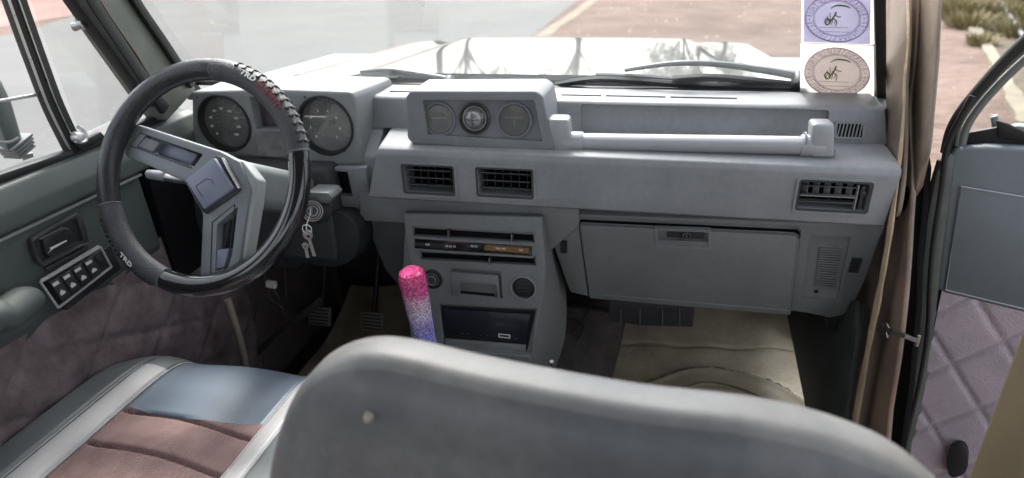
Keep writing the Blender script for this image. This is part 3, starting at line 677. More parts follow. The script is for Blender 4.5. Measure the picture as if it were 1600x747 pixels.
for gi, (u, v, r) in enumerate(gc):
    bm = NB(); lathe(bm, FC, [(r+.003, -.001), (r+.003, .0035), (r-.001, .004), (r-.004, -.01), (r*.93, -.042)], 56, (u, v)); gg = obj('gauge', bm, rub_m, clo)
    bm = NB(); lathe(bm, FC, [(0, -.040), (r*.93, -.040), (r*.93, -.044), (0, -.044)], 48, (u, v)); obj('dial', bm, face_m if gi == 0 else dust_m, gg)
    bm = NB()
    for k in range(25):
        a = rad(225-270*k/24); r0 = r*(.74 if k % 3 else .68); p0 = (u+r0*math.cos(a), v+r0*math.sin(a)); p1 = (u+r*.82*math.cos(a), v+r*.82*math.sin(a))
        tube(bm, [FC.p(*p0, -.0395), FC.p(*p1, -.0395)], .0006, n=4)
    if gi == 0: box(bm, FC, (u+r*.25, v+.003, -.0392), (.03, .0018, .001)); lathe(bm, FC, [(.010, -.0395), (.010, -.0388), (.0085, -.0388), (.0085, -.0395)], 20, (u+.010, v+.022)); lathe(bm, FC, [(.008, -.0395), (.008, -.0388), (.0068, -.0388), (.0068, -.0395)], 20, (u+.028, v+.024))
    obj('scale_marks', bm, whitem_m, gg, smooth=0)
    if gi == 0:
        for k in range(9):
            a = rad(225-270*k/8); text(str(k*20), FC, .0075, whitem_m, gg, 'numeral', (u+r*.55*math.cos(a), v+r*.55*math.sin(a)))
            break_ = 0
    else:
        for k in range(8):
            a = rad(225-270*k/7); text(str(k), FC, .008, whitem_m, gg, 'numeral', (u+r*.55*math.cos(a), v+r*.55*math.sin(a)))
    bm = NB(); a = rad(222); tube(bm, [FC.p(u-.1*r*math.cos(a), v-.1*r*math.sin(a), -.034), FC.p(u+r*.7*math.cos(a), v+r*.7*math.sin(a), -.034)], lambda t: .0016-.001*t, n=6); cyl(bm, FC.p(u, v, -.04), FC.p(u, v, -.03), .006, n=20); obj('needle', bm, blk_m, gg)
    bm = NB(); lathe(bm, FC, [(0, -.010), (r*.96, -.010), (r*.96, -.012), (0, -.012)], 48, (u, v)); obj('lens', bm, lens_m, gg)
bm = NB(); box(bm, FC, (wp[0], wp[1], -.03), (wp[2]-.001, wp[3]-.001, .004)); wpo = obj('warning_panel', bm, M('smoked_panel', (.05, .045, .05), .3, var=.5, vscale=25, col2=(.11, .09, .09)), clo)
cx, cy, w, h = rectpx(FC, 398, 205, 462, 244); bm = NB(); ring(bm, FC, rrect(w, h, .004, cx, cy), rrect(w-.008, h-.008, .003, cx, cy), -.002, .003); box(bm, FC, (cx, cy, -.0005), (w-.006, h-.006, .003)); obj('blank_cover', bm, dust_m, clo)
# switch panel below the cluster
FS = FR((0, .044, .70), V((1, 0, 0)), V((0, -1, -.12)))
bm = NB(); slabpx(bm, [(470, 262), (571, 262), (577, 300), (560, 325), (500, 322), (470, 318)], FS.pl, V((0, .12, 0)), .004)
cs = []; SW = [rectpx(FS, 493, 266, 519, 305), rectpx(FS, 526, 268, 547, 306)]
for cx, cy, w, h in SW: c = NB(); box(c, FS, (cx, cy, -.01), (w, h, .05), .001); cs.append(c)
sp = obj('switch_panel', cut(bm, cs), dash_m, dash)
for k, (cx, cy, w, h) in enumerate(SW):
    bm = NB(); box(bm, FS, (cx, cy, -.006 if k == 0 else -.014), (w-.004, h-.004, .012), .0015); obj('rocker_switch', bm, slat_m if k == 0 else void_m, sp)

for x, y in ((476, 152), (538, 236), (470, 240), (308, 152)):
    u, v = FC.px(x, y); bm = NB(); lathe(bm, FC, [(0, .0006), (.002, .0012), (.0028, .0004), (.0028, -.001)], 14, (u, v)); obj('screw', bm, slat_m, clo)
# ---- centre gauge pod
FD = FR((0, .025, .84), V((1, 0, 0)), V((0, -1, .12)))
pod = [(641, 142), (836, 142), (848, 150), (866, 234), (850, 238), (644, 226), (636, 216), (633, 152)]
P0 = [at(x, y, FD.pl) for x, y in pod]
b = bmesh.new(); n = len(P0); A = [b.verts.new(p) for p in P0]; B = [b.verts.new(p+V((.004 if p.x > 0 else 0, .115, 0))) for p in P0]
b.faces.new(A); b.faces.new(list(reversed(B)))
for i in range(n): b.faces.new((A[i], B[i], B[(i+1) % n], A[(i+1) % n]))
bmesh.ops.recalc_face_normals(b, faces=b.faces[:]); bmesh.ops.bevel(b, geom=[e for e in b.edges if e.calc_face_angle(0) > .4], offset=.005, segments=3, affect='EDGES', profile=.5)
c = NB(); slabpx(c, [(655, 158), (832, 158), (845, 224), (662, 213)], (FD.o+FD.n*.02, FD.n), -FD.n*.032, .003)
podo = obj('gauge_pod', cut(b, [c]), pod_m, dash, smooth=35)
PD = FR(FD.p(0, 0, -.012), FD.u, FD.n)
for gi, (x, y, r) in enumerate(((687, 186, .0315), (742, 185, .0295), (804, 188, .033))):
    u, v = PD.px(x, y); bm = NB(); lathe(bm, PD, [(r+.002, -.001), (r+.002, .005), (r-.001, .006), (r-.004, .002), (r-.005, -.001)], 44, (u, v)); g = obj('auxiliary_gauge', bm, slat_m if gi == 1 else pod_m, podo)
    bm = NB(); lathe(bm, PD, [(0, .001), (r-.004, .001), (r-.004, 0), (0, 0)], 40, (u, v)); obj('dial', bm, (dust_m, blk_m, face_m)[gi], g)
    bm = NB()
    if gi == 0:
        box(bm, PD, (u, v+.002, .002), (.034, .0012, .001))
        for k in range(7): a = rad(150-20*k); tube(bm, [PD.p(u+.016*math.cos(a), v+.016*math.sin(a), .002), PD.p(u+.020*math.cos(a), v+.020*math.sin(a), .002)], .0005, n=4)
    if gi == 2:
        box(bm, PD, (u, v+.005, .002), (.036, .0011, .001)); box(bm, PD, (u, v-.004, .002), (.0014, .014, .001))
        for k in range(5): box(bm, PD, (u-.014+.007*k, v+.009, .002), (.0008, .004, .001))
    if gi == 1:
        ring(bm, PD, [(u+.024*math.cos(t*.2618), v+.024*math.sin(t*.2618)) for t in range(24)], [(u+.0225*math.cos(t*.2618), v+.0225*math.sin(t*.2618)) for t in range(24)], .001, .002)
    obj('scale_marks', bm, whitem_m, g, smooth=0)
    if gi == 1:
        bm = NB(); s = bmesh.new(); bmesh.ops.create_uvsphere(s, u_segments=32, v_segments=20, radius=.0185)
        for q in s.verts: q.co = PD.p(u, v, .003)+q.co
        merge(bm, s); obj('level_ball', bm, M('ball_grey', (.10, .10, .105), .12, coat=1, var=.5, vscale=60, col2=(.3, .3, .3)), g)
        bm = NB(); box(bm, PD, (u, v, .0215), (.001, .03, .001)); box(bm, PD, (u, v, .0215), (.03, .001, .001)); obj('crosshair', bm, blk_m, g)
    bm = NB(); lathe(bm, PD, [(0, .0055 if gi != 1 else .024), (r-.004, .0045), (r-.004, .004)], 40, (u, v)); obj('lens', bm, lens_m, g)

# ---- grab handle
hp = [at(x, y, PY(.045)) for x, y in ((872, 221), (900, 221), (1000, 222), (1100, 223), (1200, 226), (1270, 228), (1292, 228))]
for p in hp: t = (p.x-hp[0].x)/(hp[-1].x-hp[0].x); p.z = hp[0].z+(hp[-1].z-hp[0].z)*t
bm = NB(); tube(bm, cr(hp, 6), .0180, n=20, flat=((0, 0, 1), .92)); gh = obj('grab_handle', bm, handle_m, dash)
for poly, c0, c1 in (([(855, 186), (888, 187), (893, 240), (858, 237)], 878, 912), ([(1270, 194), (1305, 194), (1304, 247), (1266, 246)], 1250, 1290)):
    bm = NB(); slabpx(bm, poly, PY(.026), V((0, .042, 0)), .006, 0); br_ = obj('handle_bracket', bm, handle_m, gh, smooth=50)
    a = at(c0, 223, PY(.045)); b2 = at(c1, 224, PY(.045)); a.z = b2.z = (hp[1].z if c0 < 1000 else hp[-2].z); bm = NB(); cyl(bm, a, b2, .0198, bev=.003); obj('handle_socket', bm, handle_m, gh)
    xs = [at(x, y, PY(.045)).x for x, y in poly]; xm = (min(xs)+max(xs))/2
    bm = NB(); box(bm, WORLD, (xm, .052, .800), (.042, .040, .020), .004); obj('bracket_foot', bm, dash2_m, gh)
for xx in (905, 1256):
    q = at(xx, 222, PY(.045)); bm = NB(); cyl(bm, q-V((.0015, 0, 0)), q+V((.0015, 0, 0)), .0186, n=24); obj('handle_joint', bm, dash2_m, gh)

# ---- lower dash with glovebox
FG = FR((0, .045, .66), V((1, 0, 0)), V((0, -.167, -.035)))
bm = NB()
LD = [(846, 333), (1386, 352), (1374, 378), (1352, 440), (1334, 478), (1318, 494), (1296, 498), (1250, 488), (918, 464), (890, 458)]
slabpx(bm, LD, FG.pl, -FG.n*.12, .006)
c = NB(); slabpx(c, [(901, 342), (1246, 358), (1253, 366), (1237, 492), (918, 466)], (FG.o+FG.n*.01, FG.n), -FG.n*.022)
c2 = NB(); slabpx(c2, [(1267, 373), (1331, 375), (1310, 474), (1254, 470)], (FG.o+FG.n*.01, FG.n), -FG.n*.016, .002)
ld = obj('lower_dash', cut(bm, [c, c2]), dash2_m, dash, smooth=35)
bm = NB(); slabpx(bm, [(906, 346), (1242, 362), (1249, 369), (1234, 487), (922, 461)], (FG.o-FG.n*.010, FG.n), FG.n*.013, .004)
hl = NB(); slabpx(hl, [(1024, 355), (1110, 358), (1110, 387), (1026, 383)], (FG.o+FG.n*.02, FG.n), -FG.n*.028, .003)
bx_ = NB(); slabpx(bx_, [(902, 343), (1245, 359), (1252, 367), (1236, 491), (919, 465)], (FG.o-FG.n*.0105, FG.n), -FG.n*.001); obj('glovebox_gap_shade', bx_, void_m, ld, smooth=0)  # black plate behind the door paints shade into its gaps
gb = obj('glovebox_door', cut(bm, [hl]), dash2_m, dash, smooth=35)
u, v = FG.px(1073, 367); bm = NB(); box(bm, FG, (u-.002, v-.0015, -.004), (.072, .017, .004), .001); obj('latch_plate', bm, slat_m, gb)
q4 = [FG.px(*p) for p in ((1023, 354), (1111, 357), (1111, 388), (1025, 384))]; q5 = [FG.px(*p) for p in ((1027, 358), (1107, 361), (1107, 384), (1029, 380))]
bm = NB(); ring(bm, FG, q4, q5, -.004, .0048); obj('latch_frame', bm, dash_m, gb)
lip = pathpx([(908, 348), (1240, 364), (1247, 371), (1232.5, 485), (923.5, 459)], (FG.o+FG.n*.0028, FG.n)); bm = NB(); tube(bm, cr([lip[0].lerp(lip[1], k/6) for k in range(7)]+lip[2:3], 2)+[lip[3], lip[4], lip[0]], .0011, n=6); obj('lip_highlight', bm, dash_m, gb)  # paler bead draws a highlight along the glovebox door edge
bm = NB(); lathe(bm, FG, [(0, .004), (.008, .004), (.011, .002), (.012, -.004), (.012, -.005)], 28, (u, v)); lk = obj('lock', bm, blk_m, gb)
bm = NB(); box(bm, FG, (u, v, .0045), (.002, .008, .001)); lathe(bm, FG, [(.0085, .0042), (.0085, .0052), (.007, .0052), (.007, .0042)], 24, (u, v)); obj('keyhole_ring', bm, steel_m, lk)
# speaker grille with fine louvres
SG = FR(FG.p(0, 0, -.003), FG.u, FG.n); bm = NB()
pl_s = (FG.o-FG.n*.0058, FG.n)
for k in range(17):
    t = k/16; a = at(1281-9*t, 387+58*t, pl_s); b2 = at(1316-11*t, 389+59*t, pl_s); a += FG.n*.001; b2 += FG.n*.001; bar(bm, [a, b2], .006, .0028, FG.n)
obj('speaker_grille', bm, dash2_m, ld)
u, v = FG.px(1276, 457); bm = NB(); lathe(bm, FG, [(.004, -.004), (.004, -.0015), (.002, -.0015), (.002, -.004)], 14, (u, v)); obj('screw', bm, slat_m, ld)
for (x, y, w, h) in ((1336, 414, .019, .036), (881, 385, .015, .034)):
    u, v = FG.px(x, y); bm = NB(); ring(bm, FG, rrect(w, h, .002, u, v), rrect(w-.004, h-.004, .001, u, v), -.002, .0025)
    s = obj('side_switch', bm, slat_m, ld); bm = NB(); box(bm, FG, (u, v, -.0005), (w-.004, h-.004, .003)); obj('switch_rocker', bm, blk_m, s)
    bm = NB()
    for k in range(3): box(bm, FG, (u, v+(k-1)*h*.26, .0015), (w-.006, .0022, .0016))
    obj('switch_rib', bm, slat_m, s)
# heater duct under the glovebox
bm = NB(); pd = PY(.16)
slabpx(bm, [(952, 470), (1086, 478), (1083, 512), (1000, 510), (952, 503)], pd, V((0, .12, 0)), .005)
du = obj('heater_duct', bm, slat_m, dash)
for x in (970, 1000, 1035, 1062):
    bm = NB(); q = at(x, 484, PY(.158)); q2 = at(x, 508, PY(.158)); bar(bm, [q, q2], .003, .003, V((1, 0, 0))); obj('duct_rib', bm, cowl_m, du)
bm = NB(); slabpx(bm, [(1292, 494), (1318, 492), (1316, 512), (1306, 520), (1294, 512)], PY(.12), V((0, .03, 0)), .003); obj('dash_bracket', bm, blk_m, dash)
bm = NB()
for ps in ([(893, 520), (905, 505), (925, 478)], [(884, 498), (900, 500), (912, 512)], [(912, 505), (905, 525), (890, 545)]): tube(bm, cr([at(x, y, PY(.29)) for x, y in ps], 6), .0018, n=6)
obj('loose_wires', bm, blk_m, dash)
bm = NB(); xprism(bm, [(.13, .50), (.13, .53), (.62, .60), (.62, .44), (.30, .44)], .02, .68, .01); obj('underdash_tray', bm, blk_m, dash)
bm = NB(); xprism(bm, [(.10, .58), (.10, .70), (.62, .70), (.62, .5), (.25, .52)], -.72, -.20, .01); obj('underdash_shell', bm, void_m, dash)  # near-black colour puts the under-dash shade into this shell
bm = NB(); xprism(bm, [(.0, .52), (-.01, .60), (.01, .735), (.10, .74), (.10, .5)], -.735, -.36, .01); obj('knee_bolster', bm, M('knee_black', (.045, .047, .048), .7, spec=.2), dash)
bm = NB(); box(bm, WORLD, (-.711, .09, .625), (.035, .40, .25)); obj('dash_side_cover', bm, void_m, dash)  # dark box, coloured as the shade behind the steering wheel
bm = NB(); slabpx(bm, [(560, 316), (648, 330), (640, 470), (600, 420), (575, 360)], PY(.07), V((0, .03, 0)), .006); obj('knee_panel', bm, M('dark_knee', (.075, .08, .085), .6), dash)

# ---- centre stack
bm = NB(); slabpx(bm, [(562, 300), (905, 320), (905, 352), (852, 400), (852, 360), (562, 345)], PY(.045), V((0, .03, 0)), .003); obj('stack_surround', bm, dash2_m, dash)
con = FR((0, .018, .64), V((1, 0, 0)), V((0, -1, .10)))
bm = NB()
CF = [(629, 333), (847, 339), (853, 420), (849, 470), (831, 556), (826, 582), (655, 575), (648, 500), (640, 420)]
slabpx(bm, CF, con.pl, -con.n*.02, .004)
cs = []
def cc(poly, d0=.01, d=.03, bev=0):
    c = NB(); slabpx(c, poly, (con.o+con.n*d0, con.n), -con.n*(d0+d), bev); return c
cs += [cc([(642, 355), (834, 366), (834, 382), (642, 371)], d=.014), cc([(652, 393), (836, 403), (836, 418), (654, 408)], d=.014)]
cs += [cc([(683, 477), (838, 485), (829, 556), (690, 544)], d=.016), cc([(702, 421), (781, 427), (784, 469), (706, 461)], d=.010)]
cs2 = []
for x, y, r in ((818, 450, .0255), (676, 436, .0200)):
    u, v = con.px(x, y); c = NB(); lathe(c, con, [(0, -.014), (r, -.014), (r, .012), (0, .012)], 40, (u, v)); cs.append(c)
st = obj('centre_stack', cut(bm, cs), dash2_m, dash, smooth=35)
# side cheeks give the stack its depth
bm = NB(); slabpx(bm, [(849, 349), (882, 455), (880, 520), (864, 575), (830, 578), (848, 470), (852, 420)], (con.o-con.n*.001, V((-.65, -1, .10)).normalized()), V((0, .03, 0)), .001)
P = [at(849, 347, con.pl), at(853, 420, con.pl), at(849, 470, con.pl), at(831, 556, con.pl), at(826, 582, con.pl)]
bm2 = NB(); b = bmesh.new()
Q = [at(850, 345, PY(.05)), at(868, 400, PY(.10)), at(884, 455, PY(.14)), at(882, 530, PY(.16)), at(862, 590, PY(.17))]
L1 = cr([p-con.n*.004+V((-.001, 0, 0)) for p in P], 6); L2 = cr(Q, 6)
A = [b.verts.new(p) for p in L1]; B = [b.verts.new(p) for p in L2]; A2 = [b.verts.new(p-V((.012, 0, 0))+V((0, .004, 0))) for p in L1]; B2 = [b.verts.new(p-V((.012, 0, 0))) for p in L2]
for X, Y in ((A, B), (A2, B2), (A, A2), (B, B2)):
    for k in range(len(X)-1): b.faces.new((X[k], X[k+1], Y[k+1], Y[k]))
b.faces.new((A[0], B[0], B2[0], A2[0])); b.faces.new((A[-1], B[-1], B2[-1], A2[-1]))
bm.free(); merge(bm2, b); obj('stack_side', bm2, dash2_m, dash, smooth=35)
bm = NB(); slabpx(bm, [(634, 344), (642, 420), (650, 500), (655, 575), (646, 575), (640, 500), (630, 420)], (con.o-con.n*.008, con.n), -con.n*.14, 0); obj('stack_side', bm, dash2_m, dash)
for poly in ([(643, 356), (833, 367), (833, 381), (643, 370)], [(653, 394), (835, 404), (835, 417), (655, 407)]):
    bm = NB(); slabpx(bm, poly, (con.o-con.n*.0130, con.n), -con.n*.0008); obj('slot_shade', bm, void_m, st, smooth=0)  # black plates put shade into the bottom of the slots
# dial strip
CB = (con.o-con.n*.0135, con.n)
bm = NB(); slabpx(bm, [(648, 373), (831, 385), (831, 400), (648, 388)], (con.o+con.n*.0025, con.n), -con.n*.003, .001); ds = obj('radio_dial', bm, gloss_m, st)
bm = NB(); slabpx(bm, [(757, 383), (826, 388), (826, 396), (757, 391)], (con.o+con.n*.0032, con.n), -con.n*.0006); obj('dial_amber_strip', bm, amber_m, ds)  # plain amber block for the dial's orange print
b0, _ = con.px(660, 381); fr = FR((con.o+con.n*.0026), V((1, 0, 0)), con.n)
slope = -.045
def dtext(s, x, y, size, m): u, v = fr.px(x, y); text(s, fr, size, m, ds, 'dial_print', (u, v), .0002, rot=-.0)
dtext('AM', 668, 382, .007, whitem_m); dtext('54 60 70', 704, 385, .0065, whitem_m); dtext('88 92', 741, 385, .0065, whitem_m); dtext('100 140', 782, 388.5, .0065, white_m); dtext('160', 814, 391, .006, white_m)
bm = NB(); slabpx(bm, [(650, 370.5), (833, 382), (833, 384.5), (650, 373)], (con.o+con.n*.004, con.n), -con.n*.005); slabpx(bm, [(650, 389), (833, 401), (833, 403.5), (650, 391)], (con.o+con.n*.004, con.n), -con.n*.005); obj('dial_frame', bm, dash_m, ds)
for x, y in ((701, 365), (800, 372), (765, 408)):
    u, v = con.px(x, y); bm = NB(); box(bm, con, (u, v, -.004), (.0035, .017, .012), .001); k = obj('heater_lever', bm, slat_m, st)
    bm = NB(); box(bm, con, (u-.0005, v, .0022), (.0014, .015, .001)); obj('lever_mark', bm, steel_m, k)
# ashtray
bm = NB(); slabpx(bm, [(704, 423), (779.5, 429), (782.5, 467), (708, 459)], (con.o-con.n*.006, con.n), con.n*.009, .002)
c = NB(); slabpx(c, [(714, 452), (717, 446), (771, 450), (774, 458), (775, 475), (714, 470)], (con.o+con.n*.02, con.n), -con.n*.0265, 0)
c2 = NB(); slabpx(c2, [(710, 444), (716, 447), (720, 443)], (con.o+con.n*.02, con.n), -con.n*.0, 0); c2.free()
at_ = obj('ashtray', cut(bm, [c]), dash2_m, st)
bm = NB(); slabpx(bm, [(716, 455), (772, 460), (773, 466), (717, 460)], (con.o-con.n*.004, con.n), -con.n*.002); obj('ashtray_gap', bm, void_m, at_)
# knob right, lighter left
u, v = con.px(818, 450); bm = NB(); lathe(bm, con, [(.0285, -.001), (.0285, .003), (.0245, .0035), (.0235, -.012)], 44, (u, v)); kn = obj('round_vent', bm, dash_m, st)
bm = NB(); lathe(bm, con, [(0, .002), (.016, .002), (.021, 0), (.0225, -.012), (0, -.012)], 40, (u, v)); obj('vent_disc', bm, blk_m, kn)
bm = NB(); box(bm, con, (u, v+.002, .0035), (.022, .002, .002)); box(bm, con, (u, v-.006, .0035), (.026, .0015, .002)); box(bm, con, (u, v+.010, .0035), (.016, .0015, .002)); obj('vent_fin', bm, slat_m, kn)
u, v = con.px(676, 436); bm = NB(); lathe(bm, con, [(.0225, -.001), (.0225, .002), (.017, .003), (.0165, -.012)], 40, (u, v)); lt = obj('cigarette_lighter', bm, blk_m, st)
bm = NB(); lathe(bm, con, [(0, .008), (.009, .008), (.0115, .006), (.0125, -.01)], 30, (u, v)); obj('lighter_knob', bm, slat_m, lt)
bm = NB(); lathe(bm, con, [(.0105, .0078), (.0105, .0086), (.0090, .0086), (.0090, .0078)], 30, (u, v)); lathe(bm, con, [(.015, .003), (.015, .004), (.0138, .004), (.0138, .003)], 30, (u, v)); obj('lighter_ring', bm, steel_m, lt)
# radio in the lower slot
bm = NB(); slabpx(bm, [(691, 483), (829, 491), (822, 533), (697, 523)], (con.o-con.n*.008, con.n), -con.n*.006, .001); rd = obj('radio', bm, M('radio_face', (.022, .026, .04), .25, coat=.4), st)
bm = NB(); slabpx(bm, [(683, 477), (838, 485), (829, 556), (690, 544)], (con.o-con.n*.0145, con.n), -con.n*.004); obj('slot_back', bm, blk_m, st)
bm = NB(); fr = FR(con.o-con.n*.0078, V((1, 0, 0)), con.n); u, v = fr.px(788, 525); ring(bm, fr, rrect(.027, .0095, .002, u, v), rrect(.022, .0052, .001, u, v), 0, .0008); obj('radio_button', bm, white_m, rd)
u, v = fr.px(755, 526)
bm = NB()
for x, y in ((722, 521), (731, 522), (752, 524), (762, 525), (806, 529)): uu, vv = fr.px(x, y); box(bm, fr, (uu, vv, .0006), (.006, .003, .001))
obj('radio_keys', bm, slat_m, rd)
bm = NB(); slabpx(bm, [(695, 530), (822, 540), (820, 556), (696, 545)], (con.o-con.n*.006, con.n), -con.n*.007, .002); obj('coin_tray', bm, dash2_m, st)
bm = NB(); slabpx(bm, [(690, 545), (830, 557), (826, 562), (690, 551)], (con.o+con.n*.003, con.n), -con.n*.006, .001); obj('slot_lip', bm, dash_m, st)

# ================================================================== STEERING
SWC = V((-.445, -.26, .811)); A27 = rad(27)
SN = V((0, -math.cos(A27), math.sin(A27))); WF = FR(SWC, V((1, 0, 0)), SN)
col = root('steering_column', SWC-SN*.3, 'grey steering column shroud with stalks and ignition lock behind the wheel', 'steering column')
bm = NB(); cf = FR(SWC, V((1, 0, 0)), SN)
prism(bm, [cf.p(x, y, -.07) for x, y in rrect(.088, .080, .02, .004, .0)], -SN*.22, .006, taper=1.08); obj('column_shroud', bm, M('shroud_plastic', (.18, .195, .195), .42, var=.12, vscale=10), col)
bm = NB(); cyl(bm, cf.p(0, 0, -.03), cf.p(0, 0, -.075), .030, .034, bev=.003); obj('column_collar', bm, blk_m, col)
bm = NB(); slabpx(bm, [(478, 345), (520, 330), (552, 345), (562, 375), (552, 405), (520, 418), (470, 410), (455, 385)], PY(-.0), V((0, .10, -.02)), .012, smooth=4); obj('lower_shroud', bm, blk_m, col)
# stalks
bm = NB(); p = cf.p(-.04, 0, -.10); q = at(232, 272, PY(-.16)); tube(bm, cr([p, p+(q-p)*.5+V((0, 0, -.004)), q], 6), lambda t: .005+.004*t, n=12); s = obj('indicator_stalk', bm, steel_m, col)
bm = NB(); cyl(bm, q+(p-q)*.25, q, .0105, .009, bev=.002); obj('stalk_knob', bm, M('stalk_grey', (.3, .31, .33), .3), s)
# ignition lock
ig = at(489, 330, PY(-.075)); igf = FR(ig, V((1, 0, 0)), V((.35, -1, .45)))
bm = NB(); lathe(bm, igf, [(0, .004), (.017, .004), (.021, .001), (.024, -.012), (.028, -.05)], 36); lock = obj('ignition_lock', bm, slat_m, col)
bm = NB()
for r in (.021, .0165, .011): lathe(bm, igf, [(r, .0035), (r, .0058), (r-.002, .0058), (r-.002, .0035)], 36)
obj('lock_ring', bm, steel_m, lock)
bm = NB(); slabpx(bm, [(478, 300), (512, 301), (520, 310), (512, 320), (480, 317)], PY(-.06), V((0, .05, 0)), .005); obj('lock_cap', bm, M('grey_cap', (.14, .15, .15), .35), col)
# keys
kr = root('key_bunch', ig, 'bunch of steel keys hanging from the ignition lock right of the steering wheel', 'keys')
kp = igf.p(0, 0, .006)
bm = NB(); box(bm, igf, (0, -.002, .016), (.003, .018, .024), .001); obj('key', bm, steel_m, kr, label='key turned in the lock')
K1 = at(481, 367, PY(-.115)); K2 = at(493, 399, PY(-.115))
bm = NB(); tube(bm, cr([igf.p(0, -.008, .026), (igf.p(0, -.01, .026)+K1)/2+V((-.006, 0, -.002)), K1+V((0, 0, .002))], 6), .0012, n=8); kd = (K1+V((0, 0, -.004))); 
tube(bm, [K1+V((math.cos(t*.3927)*.010, .001*math.sin(t), .012+math.sin(t*.3927)*.010)) for t in range(16)], .0010, n=6, closed=True); obj('key_ring', bm, chrome_m, kr)
def key(c, tip, r):
    d = (tip-c).normalized(); fr = FR(c, d.cross(V((0, -1, 0))), V((0, -1, 0.1))); bm = NB()
    o = [(r*math.cos(t*.3927), r*math.sin(t*.3927)) for t in range(16)]; i = [(x*.35, y*.35+r*.3) for x, y in o]; ring(bm, fr, o, i, -.001, .001)
    ln = (tip-c).length; u = d.dot(fr.u); v = d.dot(fr.v); ux, uy = u, v
    P = []
    N = 10
    for k in range(N+1): t = r*.7+(ln-r*.7)*k/N; P.append((t, .0035))
    for k in range(N, -1, -1): t = r*.7+(ln-r*.7)*k/N; P.append((t, -.0022-.0016*(k % 2)))
    prism(bm, [fr.p(ux*t-uy*s, uy*t+ux*s, -.0008) for t, s in P], fr.n*.0018)
    obj('key', bm, M('key_steel', (.82, .79, .74), .3, metal=.9), kr)
key(K1, K2, .0105); key(at(477, 384, PY(-.112)), at(482, 402, PY(-.112)), .007)

# steering wheel
swh = root('steering_wheel', SWC, 'black covered steering wheel with grey two spoke centre turned to the side', 'steering wheel')
RM, RT_ = .185, .0185
def wang(x, y): u, v = WF.px(x, y); return math.degrees(math.atan2(v, u))
aT = wang(337, 98); aR = wang(478, 235); aBL = wang(255, 440); aL = wang(165, 322)
print('wheel angles', aT, aR, aBL, aL)
def rim(bm, a0, a1, r=RT_, flare=True, n=None):
    n = n or max(8, int(abs(a1-a0)/2.5)); path = []; b = bmesh.new(); rings = []
    for i in range(n+1):
        a = rad(a0+(a1-a0)*i/n); d = WF.u*math.cos(a)+WF.v*math.sin(a); e = min(i, n-i); rr = r*(1-.05*(e == 0)) 
        rings.append([b.verts.new(WF.o+d*(RM+rr*math.cos(t))+WF.n*rr*.92*math.sin(t)) for t in [2*math.pi*k/20 for k in range(20)]])
    for i in range(n):
        for k in range(20): b.faces.new((rings[i][k], rings[i][(k+1) % 20], rings[i+1][(k+1) % 20], rings[i+1][k]))
    b.faces.new(rings[0]); b.faces.new(list(reversed(rings[-1]))); return merge(bm, b)
if aL < 0: aL += 360
if aBL < 0: aBL += 360
segs = [(aT, aL, leather_m, 'rim_cover'), (aL, aBL, carbon_m, 'rim_cover'), (aBL, aR+360, gloss_m, 'rim_cover'), (aR, aT, carbon_m, 'rim_cover')]
labs = ['smooth matt leather stretch of rim cover', 'textured stretch of rim cover with white lettering', 'glossy black stretch of rim cover', 'textured stretch of rim cover with white and red print']
objs = []
for (a0, a1, m, nm), lab in zip(segs, labs):
    bm = NB(); rim(bm, a0+.25, a1-.25, RT_*(1.0 if m is not carbon_m else 1.03)); objs.append(obj(nm, bm, m, swh, smooth=50, label=lab))
seam_m = M('seam_grey', (.10, .10, .105), .6)
for a in (aT, aR, aBL, aL): bm = NB(); rim(bm, a-.5, a+.5, RT_*1.035, n=2); obj('rim_seam', bm, seam_m, swh)
# tread ridges on the outer edge of the textured stretches
bm = NB()
def treads(a0, a1, n):
    for k in range(n):
        a = rad(a0+(a1-a0)*(k+.5)/n); d = WF.u*math.cos(a)+WF.v*math.sin(a); tt = WF.n.cross(d)
        for th in (-.5, .1, .7):
            c = WF.o+d*(RM+RT_*1.02*math.cos(th))+WF.n*RT_*.95*math.sin(th); nn = (d*math.cos(th)+WF.n*math.sin(th)).normalized(); tn_ = (tt+WF.n*.35*(1 if th > 0 else -1)).normalized()
            fr = FR(c, tn_, nn); box(bm, fr, (0, 0, .0004), (.006, .0085, .004), .0012, 1)
treads(aR+2, aT-12, 13); obj('tread_grip', bm, rub_m, swh)
bm = NB(); treads(aL+6, aBL-4, 16); obj('tread_grip', bm, rub_m, swh)
def rimtext(s, px, py, size, mat, rotadd=0):
    u, v = WF.px(px, py); a = math.atan2(v, u); d = WF.u*math.cos(a)+WF.v*math.sin(a); th = 1.25
    n = (d*math.cos(th)+WF.n*math.sin(th)).normalized(); c = WF.o+d*(RM+RT_*1.05*math.cos(th))+WF.n*RT_*.98*math.sin(th)
    t = WF.n.cross(d)*-1
    return FR(c, t, n)
fr = rimtext('TRD', 400, 118, 0, 0); text('TRD', fr, .0125, white_m, swh, 'rim_lettering', (0, 0), .0004, sx=1.3)
fr = rimtext('TRD', 203, 414, 0, 0); fr = FR(fr.o, -fr.u, fr.n); text('TRD', fr, .0125, white_m, swh, 'rim_lettering', (0, 0), .0004, sx=1.3)
bm = NB()
for k in range(9):
    for j in range(3):
        a = rad(wang(418, 128)-k*2.1); th = .95+j*.28; d = WF.u*math.cos(a)+WF.v*math.sin(a); n = (d*math.cos(th)+WF.n*math.sin(th)).normalized()
        c = WF.o+d*(RM+RT_*1.04*math.cos(th))+WF.n*RT_*.97*math.sin(th); fr = FR(c, WF.n.cross(d), n)
        if random.random() < .85: box(bm, fr, (0, 0, 0), (.0045, .0022, .0008), rot=random.uniform(-.8, .8))
obj('rim_print', bm, red_m, swh)
